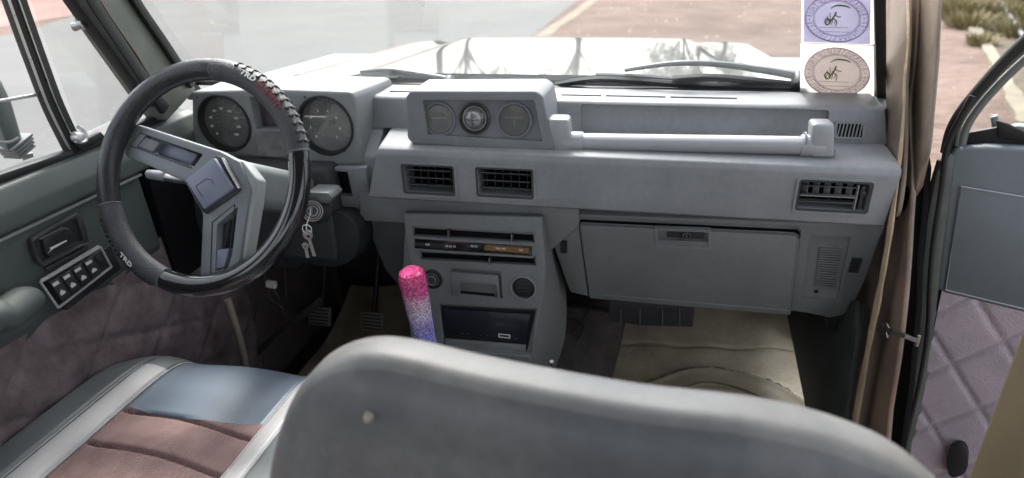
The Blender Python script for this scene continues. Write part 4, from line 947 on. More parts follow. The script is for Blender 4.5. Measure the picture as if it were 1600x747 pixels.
# spokes and hub
HP = FR(WF.p(0, 0, -.012), WF.u, WF.n)
body = [(214, 194), (344, 236), (374, 252), (392, 296), (384, 340), (374, 408), (350, 430), (312, 434), (316, 335), (288, 284), (194, 243), (196, 212)]
bm = NB(); slabpx(bm, body, HP.pl, -HP.n*.022, .004)
sl = [[(221, 209), (311, 240), (296, 261), (206, 228)], [(333, 350), (366, 322), (357, 398), (350, 420), (330, 424)]]
cs = []
for s_ in sl: c = NB(); slabpx(c, s_, (HP.o+HP.n*.01, HP.n), -HP.n*.045, .002); cs.append(c)
hub = obj('spoke_frame', cut(bm, cs), spoke_m, swh, smooth=30)
bm = NB(); slabpx(bm, [(362, 246), (380, 252), (402, 280), (398, 318), (384, 400), (376, 408), (386, 330), (388, 296)], (HP.o-HP.n*.004, HP.n), -HP.n*.030, .005); obj('hub_side', bm, M('hub_edge', (.28, .30, .30), .4), hub)
for s_ in sl+[body]:
    c_ = V((sum(p[0] for p in s_)/len(s_), sum(p[1] for p in s_)/len(s_), 0)); k_ = 1.0
    P = [at(p[0], p[1], (HP.o+HP.n*.0004, HP.n)) for p in (s_ if s_ is not body else [])]
    if P:
        m_ = sum(P, V((0, 0, 0)))/len(P); bm = NB(); tube(bm, [m_+(p-m_)*1.0+(p-m_).normalized()*.0035 for p in P], .0009, n=6, closed=True); obj('slot_outline', bm, blk_m, hub)
for i, s_ in enumerate(([(222, 212), (250, 222), (238, 238), (210, 227)], [(334, 391), (358, 388), (350, 418), (332, 421)])):
    bm = NB(); slabpx(bm, s_, (HP.o-HP.n*.002, HP.n), -HP.n*.014, .002); obj('horn_button', bm, spoke_m if i == 0 else horn_m, hub)
bm = NB(); slabpx(bm, [(257, 224), (308, 241), (296, 258), (246, 240)], (HP.o-HP.n*.016, HP.n), -HP.n*.004, .001); obj('slot_floor', bm, horn_m, hub)
bm = NB(); slabpx(bm, [(337, 350), (362, 326), (352, 386), (334, 389)], (HP.o-HP.n*.017, HP.n), -HP.n*.004, .001); obj('slot_floor', bm, blk_m, hub)
bm = NB(); slabpx(bm, [(291, 283), (340, 243), (350, 247), (378, 297), (372, 303), (325, 335), (317, 331)], HP.pl, HP.n*.003, .002); obj('hub_trim', bm, blk_m, hub)
bm = NB(); slabpx(bm, [(295, 282), (340, 247), (370, 295), (324, 328)], (HP.o+HP.n*.001, HP.n), HP.n*.010, .003); hpad = obj('horn_pad', bm, horn_m, swh)
bm = NB(); slabpx(bm, [(347, 247), (351, 247), (377, 293), (373, 296)], (HP.o+HP.n*.003, HP.n), HP.n*.003, .001); obj('hub_chrome_strip', bm, steel_m, hub)
bm = NB(); T = (HP.o+HP.n*.0113, HP.n)
tube(bm, [at(x, y, T) for x, y in ((322, 279), (306, 291), (315, 307), (318, 305))], .0006, n=5); tube(bm, [at(x, y, T) for x, y in ((322, 279), (331, 281), (333, 288))], .0006, n=5); obj('emblem_outline', bm, M('pad_groove', (.06, .06, .09), .5), hpad)

# ================================================================== GEAR LEVER, PEDALS
g0 = at(643, 428, PY(-.13)); g1 = at(668, 545, PY(-.11)); gd = (g1-g0).normalized()
gl = root('gear_lever', V((g1.x, g1.y, .19)), 'gear lever with a clear glittery knob fading from pink to violet', 'gear lever')
gf = FR(g0, V((1, 0, 0)), -gd); Ln = (g1-g0).length; bm = NB(); R = .0275
lathe(bm, gf, [(0, .010), (R*.62, .0095), (R*.86, .005), (R*.98, -.004), (R, -.012), (R*.99, -.03), (R*.93, -Ln*.45), (R*.86, -Ln*.8), (R*.82, -Ln), (0, -Ln)], 12)
obj('glitter_knob', bm, glit_m, gl, smooth=25)
bm = NB(); cyl(bm, g1+gd*-.005, g1+gd*.012, R*.66, R*.6, bev=.002); obj('knob_collar', bm, chrome_m, gl)
bm = NB(); tube(bm, [g1, g1+gd*.10, V((g1.x+.02, -.06, .19))], .007, n=12); obj('lever_rod', bm, steel_m, gl)
bm = NB(); lathe(bm, FR((g1.x+.02, -.05, .17), V((1, 0, 0)), V((0, 0, 1))), [(.075, 0), (.07, .02), (.05, .03), (.045, .05), (.02, .07), (.0, .075)], 30); obj('lever_boot', bm, rub_m, gl)
bm = NB(); q = at(862, 566, PY(-.06)); lathe(bm, FR(q, V((1, 0, 0)), V((0, -.5, 1))), [(0, .004), (.004, .0035), (.006, 0), (.005, -.005), (.003, -.008), (.003, -.15)], 20)
obj('transfer_lever', bm, steel_m, None, label='small bright metal knob just behind the centre stack', cat='lever')
def pedal(x, y, Y, w, h, lab, lean=.35):
    c = at(x, y, PY(Y)); r = root('pedal', c, lab, 'pedal', 'pedals in the driver footwell'); fr = FR(c, V((1, 0, 0)), V((0, -1, lean)))
    bm = NB(); box(bm, fr, (0, 0, 0), (w, h, .012), .004)
    p = obj('pedal_pad', bm, tank_m, r); bm = NB()
    for k in range(5): box(bm, fr, (0, (k-2)*h*.18, .007), (w*.85, .003, .003))
    obj('pad_ribs', bm, rub_m, p)
    bm = NB(); tube(bm, cr([c+V((0, .006, 0)), c+V((0, .06, .10)), V((c.x+.01, c.y+.14, .50))], 6), .007, n=8); obj('pedal_arm', bm, steel_m if False else blk_m, r)
pedal(500, 494, .28, .07, .055, 'left rubber pedal beside the column in the driver footwell'); pedal(582, 502, .28, .07, .055, 'middle rubber pedal nearest the centre stack')
pm = M('pedal_grey', (.33, .33, .32), .55, var=.2, vscale=40)
for o in list(bpy.data.objects):
    if o.name.startswith('pedal_pad'): o.data.materials[0] = pm
# wiring and bracket left of the pedals
w = root('wiring_loom', at(425, 450, PY(.1)), 'loose dark wires with a white plug hanging under the steering column', 'wires')
q = at(424, 444, PY(.08)); bm = NB(); box(bm, FR(q), (0, 0, 0), (.026, .018, .012), .002, rot=-.1); obj('plug', bm, white_m, w)
bm = NB()
for ps in ([(428, 452), (438, 470), (432, 490)], [(420, 452), (424, 468), (440, 480), (446, 496)], [(440, 400), (446, 430), (448, 470)], [(400, 400), (412, 430), (418, 440)], [(385, 440), (402, 470), (396, 500)]):
    tube(bm, cr([at(x, y, PY(.08)) for x, y in ps], 6), .0022, n=6)
obj('wires', bm, slat_m, w)
bm = NB(); tube(bm, cr([at(x, y, PY(-.06)) for x, y in ((356, 468), (366, 500), (376, 535), (384, 575))], 6), .008, n=10)
obj('hood_release_stay', bm, M('stay_tan', (.30, .26, .21), .5), None, label='thin tan rod standing in the driver footwell beside the door', cat='rod')
bm = NB(); tube(bm, cr([at(x, y, PY(.1)) for x, y in ((395, 560), (430, 525), (470, 495), (500, 470))], 6), .009, n=8)
obj('heater_hose', bm, M('hose_dark', (.05, .048, .045), .6), None, label='dark hose running diagonally across the driver footwell', cat='hose')
# mats
def fm(u, v):   # driver mat, beige
    x = -.66+u*.44; y = .02+v*.55; z = .02+max(0, v-.55)**1.5*.35+.012*math.sin(u*7+v*4); return V((x, y, z))
bm = NB(); solid_grid(bm, fm, lambda u, v: fm(u, v)-V((0, 0, .006)), 24, 24); obj('driver_floor_mat', bm, M('dull_beige_mat', (.66, .60, .47), .7, var=.4, vscale=8, bump=.5, bscale=40, dist=.004), None, label='dull beige mat on the driver side floor', cat='floor mat')
pts = {}
c0, c1, c2, c3 = at(975, 512, PZ(.12)), at(1240, 490, PZ(.17)), at(945, 640, PZ(.03)), at(1310, 640, PZ(.03))
c0 = at(985, 470, PY(.66)); c1 = at(1238, 480, PY(.68))
c2 = at(930, 680, PZ(.02)); c3 = at(1318, 680, PZ(.02))
def pmf(u, v):
    a = c2.lerp(c3, u); b = c0.lerp(c1, u)
    xy = a.lerp(b, v); t = max(0, (v-.45)/.55); z = .02+(b.z-.02)*t**1.6
    rr = math.hypot((u-.5)/.46, (v-.0)/.52)
    z += .006*math.exp(-((rr-1)/.04)**2)+.005*(rr < 1)-.003*math.exp(-((math.hypot((u-.5)/.33, v/.38)-1)/.03)**2)
    z += .003*math.sin(u*19+v*7)*math.sin(v*11)
    z -= .006*math.exp(-((v-.70)/.012)**2)
    return V((xy.x, xy.y, z))
bm = NB(); solid_grid(bm, pmf, lambda u, v: pmf(u, v)-V((0, 0, .006)), 90, 110); pmo = obj('passenger_floor_mat', bm, mat_m, None, label='creased beige plastic mat on the passenger side floor', cat='floor mat', smooth=60)
bm = NB()
for u0 in (0,):
    tube(bm, [pmf(.5+.46*math.cos(t), .52*math.sin(t))+V((0, 0, .001)) for t in [math.pi*k/60 for k in range(4, 57)]], .0018, n=5)
tube(bm, [pmf(.05+.9*t, .70+.006*math.sin(t*9))+V((0, 0, .001)) for t in [k/40 for k in range(41)]], .0012, n=5)
tube(bm, [pmf(.5+.30*math.cos(t), .40*math.sin(t))+V((0, 0, .001)) for t in [math.pi*k/60 for k in range(14, 47)]], .0026, n=5)
obj('mat_crease', bm, matd_m, pmo)
# grey mauve carpet side of the tunnel on the passenger side
bm = NB(); slabpx(bm, [(868, 478), (965, 490), (972, 520), (955, 600), (930, 680), (840, 680), (850, 600), (880, 520)], PY(.30), V((0, .03, 0)), .008); obj('tunnel_carpet', bm, carpet_m, car)

# ================================================================== DRIVER DOOR
dd = root('driver_door', (-.75, -.2, 0), 'closed driver door with green grey vinyl top and quilted maroon lower panel', 'door')
XD = -.72
def dp(x, y, X=XD): return at(x, y, PX(X))
# upper ledge: profile in (x,z) running along Y
def yprism(bm, prof, y0, y1, bev=0):
    b = bmesh.new(); A = [b.verts.new((x, y0, z)) for x, z in prof]; B = [b.verts.new((x, y1, z)) for x, z in prof]; n = len(prof)
    b.faces.new(A); b.faces.new(list(reversed(B)))
    for i in range(n): b.faces.new((A[i], B[i], B[(i+1) % n], A[(i+1) % n]))
    bmesh.ops.recalc_face_normals(b, faces=b.faces[:])
    if bev: bmesh.ops.bevel(b, geom=[e for e in b.edges if e.calc_face_angle(0) > .3], offset=bev, segments=3, affect='EDGES', profile=.5)
    return merge(bm, b)
bm = NB(); yprism(bm, [(-.80, .828), (-.735, .832), (-.715, .824), (-.700, .79), (-.697, .762), (-.705, .755), (-.80, .755)], -1.02, .10, .004); obj('window_ledge', bm, doorp_m, dd)
bm = NB(); yprism(bm, [(-.80, .753), (-.706, .753), (-.700, .60), (-.715, .56), (-.80, .56)], -1.02, -.12, .004); obj('door_panel', bm, doorp_m, dd)
bm = NB(); yprism(bm, [(-.703, .756), (-.697, .756), (-.697, .752), (-.703, .752)], -1.02, -.12); obj('panel_bead', bm, clus_m, dd)
def quilt(a, b, s=.085, amp=.006):
    p = (a+b*.9)/s; q = (a-b*.9)/s
    f = lambda t: abs(t-round(t))
    return amp*(1-math.exp(-(f(p)/.040)**2))*(1-math.exp(-(f(q)/.040)**2))
def qd(u, v):
    y = -1.02+u*1.12; z = .05+v*.56
    ycut = y; edge = .03*math.sin(u*3)
    f1 = lambda t, w: 1-math.exp(-((t-round(t))/w)**2)
    x = -.712+.0065*f1((z+.45*y)/.115, .05)*f1((z-.85*y)/.19, .04)+.0012*math.sin(y*61+z*23)*math.sin(z*47)+.010*math.sin(v*math.pi)
    return V((x, y, z))
bm = NB(); solid_grid(bm, qd, lambda u, v: V((-.78, -1.02+u*1.12, .05+v*.56)), 150, 80); obj('quilted_panel', bm, quiltd_m, dd, smooth=60)
# kick side ahead of the door
bm = NB(); box(bm, WORLD, (-.745, .36, .38), (.03, .52, .74)); obj('kick_panel', bm, M('dark_kick', (.16, .135, .125), .9, var=.3, vscale=12), car)
# window frame + divider bar + glass
bm = NB(); bar(bm, [V((-.735, -1.02, .836)), V((-.735, -.40, .836)), dp(115, 238, -.735)+V((0, 0, .0)), V((-.735, .02, .836))], .016, .022, V((0, 0, 1)), bev=.004); obj('window_seal', bm, rub_m, dd)
bm = NB(); bar(bm, cr(pathpx([(8, -40), (32, 28), (58, 100), (84, 168), (118, 238)], PX(-.735)), 5), .030, .024, V((0, 1, 0)), bev=.005); dv = obj('window_divider', bm, rub_m, dd)
bm = NB(); P = cr(pathpx([(8, -40), (32, 28), (58, 100), (84, 168), (116, 232)], PX(-.722)), 5)
bar(bm, [p+V((0, .007, 0)) for p in P], .0025, .004, V((0, 1, 0))); bar(bm, [p-V((0, .009, 0)) for p in P], .002, .004, V((0, 1, 0))); obj('divider_bead', bm, steel_m, dv)
bm = NB(); slabpx(bm, [(-30, 158), (58, 148), (112, 238), (-30, 300)], PX(-.742), V((-.004, 0, 0))); obj('door_glass', bm, glass_m, dd, label='side window wound partly down')
bm = NB(); tube(bm, [at(x, y, PX(-.742)) for x, y in ((-30, 163), (64, 147))], .003, n=8); obj('glass_edge', bm, M('glass_edge_grey', (.35, .37, .36), .2), dd)
bm = NB(); slabpx(bm, [(40, -30), (118, -30), (232, 160), (215, 170), (128, 212)], PX(-.738), V((-.004, 0, 0))); ql = obj('quarter_glass', bm, glass_m, dd)
# quarter-light latch and pivot
bm = NB(); q = dp(124, 40, -.72); lathe(bm, FR(q, V((0, 1, 0)), V((1, 0, .2))), [(0, .014), (.008, .012), (.009, .004), (.006, 0), (.008, -.012)], 20); tube(bm, [q+V((0, 0, 0)), q+V((-.004, .006, .03))], .005, n=8); obj('quarter_hinge', bm, steel_m, ql)
bm = NB(); tube(bm, cr(pathpx([(122, 198), (131, 205), (134, 218), (126, 222), (118, 220)], PX(-.715)), 6), .0038, n=8); q = dp(116, 214, -.722); cyl(bm, q, q+V((.016, 0, 0)), .010, .008, bev=.002); obj('quarter_latch', bm, chrome_m, ql)
bm = NB(); slabpx(bm, [(110, 225), (150, 205), (158, 215), (120, 236)], PX(-.728), V((.012, 0, 0)), .003); obj('latch_base', bm, rub_m, ql)
# inner door handle recess
D2 = -.702; FH = FR((D2, 0, 0), V((0, 1, 0)), V((1, 0, 0)))
def dbox(bm, poly, c0, d, bev=0): return slabpx(bm, poly, (FH.o+FH.n*c0, FH.n), FH.n*d, bev)
bm = NB(); dbox(bm, [(40, 372), (112, 331), (122, 336), (133, 378), (60, 416), (50, 408)], -.001, .012, .004)
c = NB(); dbox(c, [(48, 377), (110, 340), (116, 342), (126, 374), (64, 407), (56, 402)], .005, .02, 0); hb = obj('handle_bezel', cut(bm, [c]), slat_m, dd)
bm = NB(); dbox(bm, [(60, 374), (98, 355), (106, 358), (112, 380), (72, 402), (66, 398)], .004, .010, .003); hh = obj('door_handle', bm, blk_m, hb)
bm = NB(); tube(bm, pathpx([(62, 374), (98, 356), (104, 359)], (FH.o+FH.n*.015, FH.n)), .0014, n=6); obj('handle_edge', bm, doorp_m, hh)
bm = NB(); dbox(bm, [(75, 395), (79, 391), (78, 387), (104, 375), (104, 377), (82, 389)], .0142, .0008); obj('handle_mark', bm, whitem_m, hh)
bm = NB(); dbox(bm, [(66, 418), (132, 383), (134, 388), (69, 424)], -.001, .008, .002); obj('bezel_ledge', bm, slat_m, hb)
# window switch panel
sp_pl = [(60, 440), (158, 382), (176, 418), (90, 484)]
bm = NB(); dbox(bm, sp_pl, -.001, .022, .003); wsw = obj('window_switch_panel', bm, blk_m, dd)
T = (FH.o+FH.n*.022, FH.n)
bm = NB(); c4 = pathpx([(63, 441), (157, 386), (174, 417), (91, 481)], T); 
for k in range(4): bar(bm, [c4[k], c4[(k+1) % 4]], .0032, .003, FH.n)
c4 = pathpx([(64, 438), (154, 384)], (FH.o+FH.n*.016, FH.n)); bar(bm, c4, .002, .003, FH.n)
obj('chrome_frame', bm, chrome_m, wsw)
a, b, c_, d_ = [V(p) for p in [(63, 441, 0), (157, 386, 0), (174, 417, 0), (91, 481, 0)]]
def bi(u, v): p = a.lerp(b, u).lerp(d_.lerp(c_, u), v); return (p.x, p.y)
for k in range(4):
    u0 = .10+k*.19; bm = NB(); slabpx(bm, [bi(u0, .16), bi(u0+.15, .16), bi(u0+.15, .84), bi(u0, .84)], T, FH.n*.003, .001); rk = obj('window_switch', bm, slat_m, wsw)
    T2 = (FH.o+FH.n*.0252, FH.n); bm = NB(); slabpx(bm, [bi(u0+.02, .25), bi(u0+.12, .25), bi(u0+.12, .36), bi(u0+.02, .36)], T2, FH.n*.0006); slabpx(bm, [bi(u0+.04, .66), bi(u0+.08, .56), bi(u0+.12, .66), bi(u0+.12, .74), bi(u0+.04, .74)], T2, FH.n*.0006); obj('switch_symbol', bm, whitem_m, rk, smooth=0)
bm = NB(); slabpx(bm, [bi(.86, .25), bi(.93, .25), bi(.93, .5), bi(.86, .5)], T, FH.n*.002, .0005); obj('lock_switch', bm, slat_m, wsw)
# armrest / pull
bm = NB(); P = cr([V((-.69, -1.0, .50)), V((-.67, -.75, .515)), dp(-40, 520, -.665), dp(8, 492, -.662), dp(34, 472, -.668), dp(42, 466, -.68)], 8)
tube(bm, P, lambda t: .030 if t < .8 else .030*math.sqrt(max(.05, 1-((t-.8)/.2)**2*.75)), n=18, flat=((0, 0, 1), .8)); obj('armrest', bm, hand_m, dd)
# exterior mirror outside the driver's window
XM = -1.0
mr = root('wing_mirror', at(40, 200, PX(XM)), 'dark wing mirror on its stalk outside the driver window', 'mirror')
bm = NB(); slabpx(bm, [(-40, 120), (2, 122), (20, 160), (36, 215), (40, 230), (14, 240), (2, 205), (-12, 165), (-40, 160)], PX(XM), V((-.05, .02, 0)), .008); obj('mirror_housing', bm, M('mirror_grey', (.10, .115, .115), .4), mr)
bm = NB()
for k in range(4): q = at(32+k*2.5, 222+k*5, PX(XM)); cyl(bm, q-V((0, .008, .0)), q+V((0, .010, .003)), .020-.001*k, n=20) if False else box(bm, FR(q, V((0, 1, .35)), V((1, 0, 0))), (0, 0, -.015), (.058-.004*k, .006, .045), .002)
obj('ribbed_collar', bm, M('collar_grey', (.17, .18, .18), .4), mr)
bm = NB(); tube(bm, [at(42, 240, PX(XM-.01)), at(50, 262, PX(XM-.01)), at(64, 300, PX(XM+.05))], .011, n=12); tube(bm, cr([at(x, y, PX(XM)) for x, y in ((28, 215), (14, 222), (-10, 221), (-30, 218))], 4), .003, n=6); obj('mirror_arm', bm, M('arm_grey', (.28, .29, .29), .4), mr)

# ================================================================== DRIVER SEAT
ds_ = root('driver_seat', (-.445, -.5, 0), 'driver seat cushion in blue grey, white and pink corduroy panels', 'car seat')
SX = -.445
def frontline(x): d = abs(x-SX); return -.232-.012*(d/.25)**2-.055*max(0, (d-.14)/.12)**2
def sh(x, y):      # cushion height: a rolled front edge, raised bolsters, seams across the centre
    f = frontline(x)
    t = (f-y)                                    # distance behind the front edge
    z = .425-.05*math.exp(-max(t, 0)/.035) if t >= 0 else .37
    d = abs(x-SX); z += .030*(1/(1+math.exp(-(d-.150)/.016)))-.06*max(0, (d-.235)/.035)**1.8
    z += .012*math.cos(max(-1, min(1, (x-SX)/.15))*1.57)
    for s in (.205, .285, .37): z -= .009*math.exp(-((t-s-.004*((x-SX)/.13)**2-.012*(x-SX)/.13)/.004)**2)*(d < .135)
    for s in (-.137, .137, -.182, .182): z -= .006*math.exp(-((x-SX-s)/.0035)**2)
    return z
def seatpart(name, xa, xb, ta, tb, mat, nu, nv, lab=None):
    def f(u, v):
        x = SX+xa+(xb-xa)*u; fr_ = frontline(x); y = fr_-(ta+(tb-ta)*v)
        return V((x, y, sh(x, y)))
    bm = NB(); solid_grid(bm, f, lambda u, v: (lambda p: V((p.x, p.y, .30)))(f(u, v)), nu, nv); obj(name, bm, mat, ds_, smooth=50, label=lab)
def curved(xa, xb, ta, tb, mat, name, nu=60, nv=40, arc=.016, lab=None):
    def f(u, v):
        x = SX+xa+(xb-xa)*u; fr_ = frontline(x); A_ = ta-(arc*(1-((x-SX)/.137)**2) if ta > .1 else 0)*-1; B_ = tb-(arc*(1-((x-SX)/.137)**2) if tb < .4 and tb > .1 else 0)*-1
        y = fr_-(A_+(B_-A_)*v); return V((x, y, sh(x, y)))
    bm = NB(); solid_grid(bm, f, lambda u, v: (lambda p: V((p.x, p.y, .30)))(f(u, v)), nu, nv); obj(name, bm, mat, ds_, smooth=50, label=lab)
curved(-.137, .137, .0, .185, seatb_m, 'cushion_front', lab='blue grey smooth front band of cushion')
curved(-.137, .137, .1853, .52, seatp_m, 'cushion_centre', nv=120, lab='pink corduroy centre panel')
for sgn in (-1, 1):
    a, b = sorted((sgn*.1375, sgn*.1815)); seatpart('cushion_bolster', a, b, .075, .52, seatw_m, 30, 60, 'white bolster panel')
    seatpart('cushion_bolster_tip', a, b, .0, .0748, seatg_m, 30, 20, 'dark grey bolster tip')
    a, b = sorted((sgn*.182, sgn*.268)); seatpart('cushion_side', a, b, .0, .52, seatg_m, 30, 60, 'dark grey side of cushion')
pip_m = M('pale_piping', (.5, .5, .5), .6)
for s in (-.1818, -.1375, .1375, .1818):
    bm = NB(); tube(bm, [V((SX+s, frontline(SX+s)-t, sh(SX+s, frontline(SX+s)-t)+.0035)) for t in [(.01 if abs(s) < .15 else .076)+.0088*k for k in range(50)]], .0010, n=6); obj('piping', bm, pip_m, ds_)
bm = NB(); prism(bm, [V((SX-.245, -.25, .06)), V((SX+.245, -.25, .06)), V((SX+.255, -.248, .36)), V((SX-.255, -.248, .36))], V((0, -.50, 0)), .01); obj('cushion_base', bm, seatg_m, ds_)
bm = NB(); prism(bm, [V((SX-.25, -.80, .36)), V((SX+.25, -.80, .36)), V((SX+.22, -1.28, .84)), V((SX-.22, -1.28, .84))], V((0, -.08, -.08)), .03, 4); obj('backrest', bm, seatg_m, ds_)
bm = NB(); box(bm, WORLD, (SX, -.5, .03), (.40, .5, .06), .01); obj('seat_rail', bm, blk_m, ds_)
# dark round floor button in front of the seat
bm = NB(); q = at(318, 545, PZ(.24)); lathe(bm, FR(V((q.x, q.y, .24)), V((1, 0, 0)), V((0, -.3, 1))), [(0, .02), (.03, .018), (.05, .005), (.055, -.02), (.055, -.2)], 30); obj('fuse_cover', bm, blk_m, None, label='black round cover in front of the driver seat cushion', cat='cover')

# ================================================================== PASSENGER SEAT (near, blurred)
ps_ = root('passenger_seat', (.28, -.55, 0), 'grey vinyl backrest of the front passenger seat, closest and blurred', 'car seat')
YB = -.655
ol = [(432, 790), (446, 690), (464, 626), (490, 576), (528, 544), (576, 529), (640, 533), (740, 556), (860, 580), (1000, 604), (1150, 621), (1270, 644), (1380, 684), (1445, 730), (1495, 790), (1520, 900), (1500, 1000), (900, 1030), (450, 1000), (424, 900)]
OL = [at(x, y, PY(YB+.015)) for x, y in ol]; OL = cr(OL, 10, True)
cen = sum(OL, V((0, 0, 0)))/len(OL); N = len(OL)
def inset(d, y):
    out = []
    for i, p in enumerate(OL):
        t = (OL[(i+3) % N]-OL[(i-3) % N]).normalized(); nrm = V((t.z, 0, -t.x));
        if nrm.dot(cen-p) < 0: nrm = -nrm
        out.append(V((p.x, y, p.z))+nrm*d)
    return out
rings_ = []
rr = .034; RB = .075
for k in range(11):
    a = math.pi/2*k/10; rings_.append(inset(RB*(1-math.sin(a)), YB-.008-.042*math.cos(a)))
base = inset(RB, 0)
pre = []
for s in (.0, .25, .5, .75, .92): 
    pre.append([V((cen.x+(p.x-cen.x)*max(s, .001), YB-.008-.042-.006*(1-s*s), cen.z+(p.z-cen.z)*max(s, .001))) for p in base])
post = []
for k in range(1, 7): a = math.pi/2*k/6; post.append(inset(rr*1.4*(1-math.cos(a)), YB+.008+rr*1.2*math.sin(a)))
for s in (.8, .4, .001): post.append([V((cen.x+(p.x-cen.x)*s, YB+.008+rr*1.2, cen.z+(p.z-cen.z)*s)) for p in post[5]])
allr = pre+rings_+post
def loft(rs):
    bm = NB(); R_ = [[bm.verts.new(p) for p in r] for r in rs]
    for i in range(len(R_)-1):
        for k in range(N): bm.faces.new((R_[i][k], R_[i][(k+1) % N], R_[i+1][(k+1) % N], R_[i+1][k]))
    return bm
bk = obj('backrest', loft(rings_[7:]+post), back_m, ps_, smooth=60, label='rounded edge of the backrest')
obj('back_panel', loft(pre+rings_[:8]), back_m, bk, smooth=60, label='dark grey vinyl rear panel')
q = at(573, 655, PY(YB-.054)); bm = NB(); lathe(bm, FR(q, V((1, 0, 0)), V((0, -1, 0))), [(0, .003), (.003, .002), (.005, -.003), (.005, -.006)], 16); obj('back_button', bm, M('button_tan', (.42, .38, .32), .6), bk)
bm = NB(); box(bm, WORLD, (.28, -.52, .30), (.48, .34, .14), .035, 4); obj('cushion', bm, seatg_m, ps_)
bm = NB(); box(bm, WORLD, (.28, -.42, .15), (.42, .46, .28), .01); obj('seat_base', bm, blk_m, ps_)

# ================================================================== PASSENGER DOOR (open)
pdr = root('passenger_door', (.86, .14, 0), 'open passenger door with blue grey upper trim and quilted mauve lower panel', 'door')
DD = V((.906, -.423, 0)); DN = V((-.423, -.906, 0)); DO = V((.84, .16, 0)); DPL = (DO, DN); DF = FR(DO, DD, DN)
def dq(x, y, c=0): u, v = DF.px(x, y, c); return u, v
def dpoly(bm, poly, c0, d, bev=0, smooth=0): return slabpx(bm, poly, (DO+DN*c0, DN), DN*d, bev, smooth)
zt = dq(1480, 232)[1]
bm = NB(); prism(bm, [DF.p(.0, .02, -.10), DF.p(.03, -.05, -.10), DF.p(.95, -.05, -.10), DF.p(.95, .80, -.10), DF.p(.0, .79, -.10)], DN*.085, .01); obj('door_shell', bm, void_m, pdr)
bm = NB(); P = [DF.p(*dq(*p)) for p in ((1482, 244), (1492, 232), (1540, 228), (1600, 231))]; tr = DF.p(.95, dq(1600, 231)[1]); br = DF.p(.95, dq(1475, 470)[1]-.0)
prism(bm, P+[tr, br, DF.p(*dq(1463, 455)), DF.p(*dq(1474, 350))], -DN*.03, .010, 4); up_ = obj('upper_trim', bm, doorg_m, pdr)
zb = dq(1500, 290)[1]; zl = dq(1475, 455)[1]; ul = dq(1502, 290)[0]
bm = NB(); pn = [DF.p(ul, zb, .0005), DF.p(.93, zb, .0005), DF.p(.93, zl+.004, .0005), DF.p(dq(1478, 452)[0], zl+.004, .0005)]
prism(bm, pn, DN*.005, .003); obj('trim_panel', bm, doorg_m, up_)
bm = NB(); tube(bm, [DF.p(.93, zb, .005), DF.p(ul, zb, .005), DF.p(dq(1478, 452)[0], zl+.006, .005), DF.p(.93, zl+.006, .005)], .0018, n=6); obj('stitch_bead', bm, M('bead_pale', (.34, .37, .38), .5), up_)
def qp(u, v):
    z = .0+v*(zl); u0 = dq(1470, 460)[0]+(1-v)*.035; x = u0+u*(.93-u0)
    return DF.p(x, z, .001+quilt(x*1.0+.02, z*.9, .135, .006))
bm = NB(); solid_grid(bm, qp, lambda u, v: qp(u, v)-DN*(.02), 150, 80); obj('quilted_panel', bm, quiltp_m, pdr, smooth=60, label='mauve vinyl panel quilted in diamonds')
bm = NB(); prism(bm, [DF.p(.0, .02, -.02), DF.p(.12, -.04, -.02), DF.p(.95, -.04, -.02), DF.p(.95, .05, -.02), DF.p(.1, .05, -.02)], DN*.012); obj('door_bottom', bm, doorg_m, pdr)
# thick hinge-side edge with rubber seals
E1 = M('door_edge_green_grey', (.12, .138, .12), .45, var=.3, vscale=12)
bm = NB(); dpoly(bm, [(1452, 330), (1466, 262), (1480, 232), (1496, 236), (1488, 300), (1474, 400), (1465, 500), (1452, 600), (1432, 680), (1425, 760), (1395, 760), (1418, 640), (1436, 540), (1442, 430)], -.03, .038, .007); obj('door_edge', bm, E1, pdr)
bm = NB(); P = [at(x, y, (DO+DN*.004, DN)) for x, y in ((1520, 150), (1490, 205), (1478, 240), (1470, 300), (1458, 380), (1453, 440), (1449, 520), (1436, 600), (1412, 700), (1400, 770))]
tube(bm, cr(P, 6), .006, n=10); P = [at(x, y, (DO-DN*.004, DN)) for x, y in ((1470, 250), (1456, 300), (1440, 380), (1437, 440), (1433, 520), (1418, 600), (1396, 690))]; tube(bm, cr(P, 6), .0065, n=10); obj('door_seal', bm, rub_m, pdr)
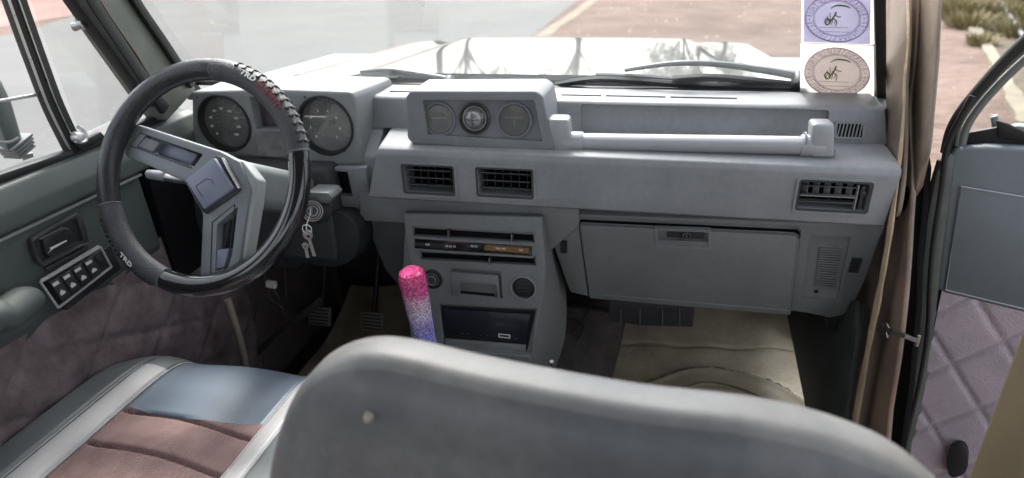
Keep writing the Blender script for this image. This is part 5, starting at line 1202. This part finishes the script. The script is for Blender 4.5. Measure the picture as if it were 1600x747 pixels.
# window frame
bm = NB(); P = [at(x, y, (DO-DN*.012, DN)) for x, y in ((1478, 238), (1486, 205), (1504, 172), (1540, 128), (1580, 84), (1612, 52), (1680, -20))]
P = cr(P, 6); tube(bm, P, .012, n=14, flat=((0, 0, 1), .8)); wf = obj('window_frame', bm, rub_m, pdr)
bm = NB(); P2 = cr([at(x, y, (DO-DN*.02, DN)) for x, y in ((1502, 232), (1510, 200), (1530, 168), (1565, 128), (1612, 84), (1690, 20))], 6); tube(bm, P2, .007, n=10); obj('window_channel', bm, M('channel_grey', (.15, .16, .15), .45), wf)
bm = NB(); P3 = cr([at(x, y, (DO-DN*.012, DN)) for x, y in ((1494, 228), (1500, 196), (1520, 164), (1556, 122), (1600, 80), (1690, 5))], 6); tube(bm, P3, .004, n=8); obj('frame_bead', bm, E1, wf)
bm = NB(); dpoly(bm, [(1508, 228), (1520, 195), (1560, 150), (1620, 92), (1700, 40), (1700, 236)], -.03, .004); obj('door_glass', bm, glass_m, pdr)
bm = NB(); dpoly(bm, [(1506, 206), (1560, 196), (1640, 200), (1640, 230), (1502, 226)], -.036, .012, .004); dpoly(bm, [(1556, 186), (1576, 192), (1640, 225), (1560, 215)], -.024, .008, .003); obj('window_seal', bm, rub_m, pdr)
bm = NB(); dpoly(bm, [(1572, 196), (1588, 190), (1640, 196), (1640, 212), (1590, 210)], -.05, .03, .006); dpoly(bm, [(1548, 180), (1560, 176), (1566, 200), (1552, 204)], -.06, .02, .004); obj('mirror_foot', bm, M('foot_grey', (.16, .17, .17), .4), pdr)
# check strap with its bracket on the pillar
bm = NB(); a = at(1378, 512, PX(PR-.004)); b2 = at(1434, 533, PX(.80)); bar(bm, [a, at(1414, 525, PX(PR-.002)), b2], .008, .004, V((0, 0, 1)), bev=.001); cyl(bm, b2-V((0, 0, .010)), b2+V((0, 0, .012)), .003, n=10); ck = obj('check_strap', bm, steel_m, pdr)
bm = NB(); slabpx(bm, [(1366, 503), (1380, 508), (1384, 504), (1388, 512), (1384, 518), (1386, 528), (1378, 524), (1366, 514)], PX(PR-.006), V((.006, 0, 0)), .001); obj('strap_bracket', bm, steel_m, car)
for x, y in ((1424, 268), (1380, 595)):
    q = at(x, y, PX(PR+.03)); bm = NB(); cyl(bm, q-V((0, 0, .035)), q+V((0, 0, .035)), .011, bev=.003); box(bm, FR(q, V((0, 1, 0)), V((-1, 0, 0))), (.02, 0, -.004), (.045, .05, .008), .002); h = obj('door_hinge', bm, slat_m, pdr)
q = at(1492, 690, (DO+DN*.02, DN)); bm = NB(); slabpx(bm, [(1484, 698), (1494, 688), (1508, 690), (1514, 704), (1510, 730), (1488, 738), (1480, 718)], (DO+DN*.008, DN), DN*.02, .006, 3); obj('door_speaker', bm, blk_m, pdr)
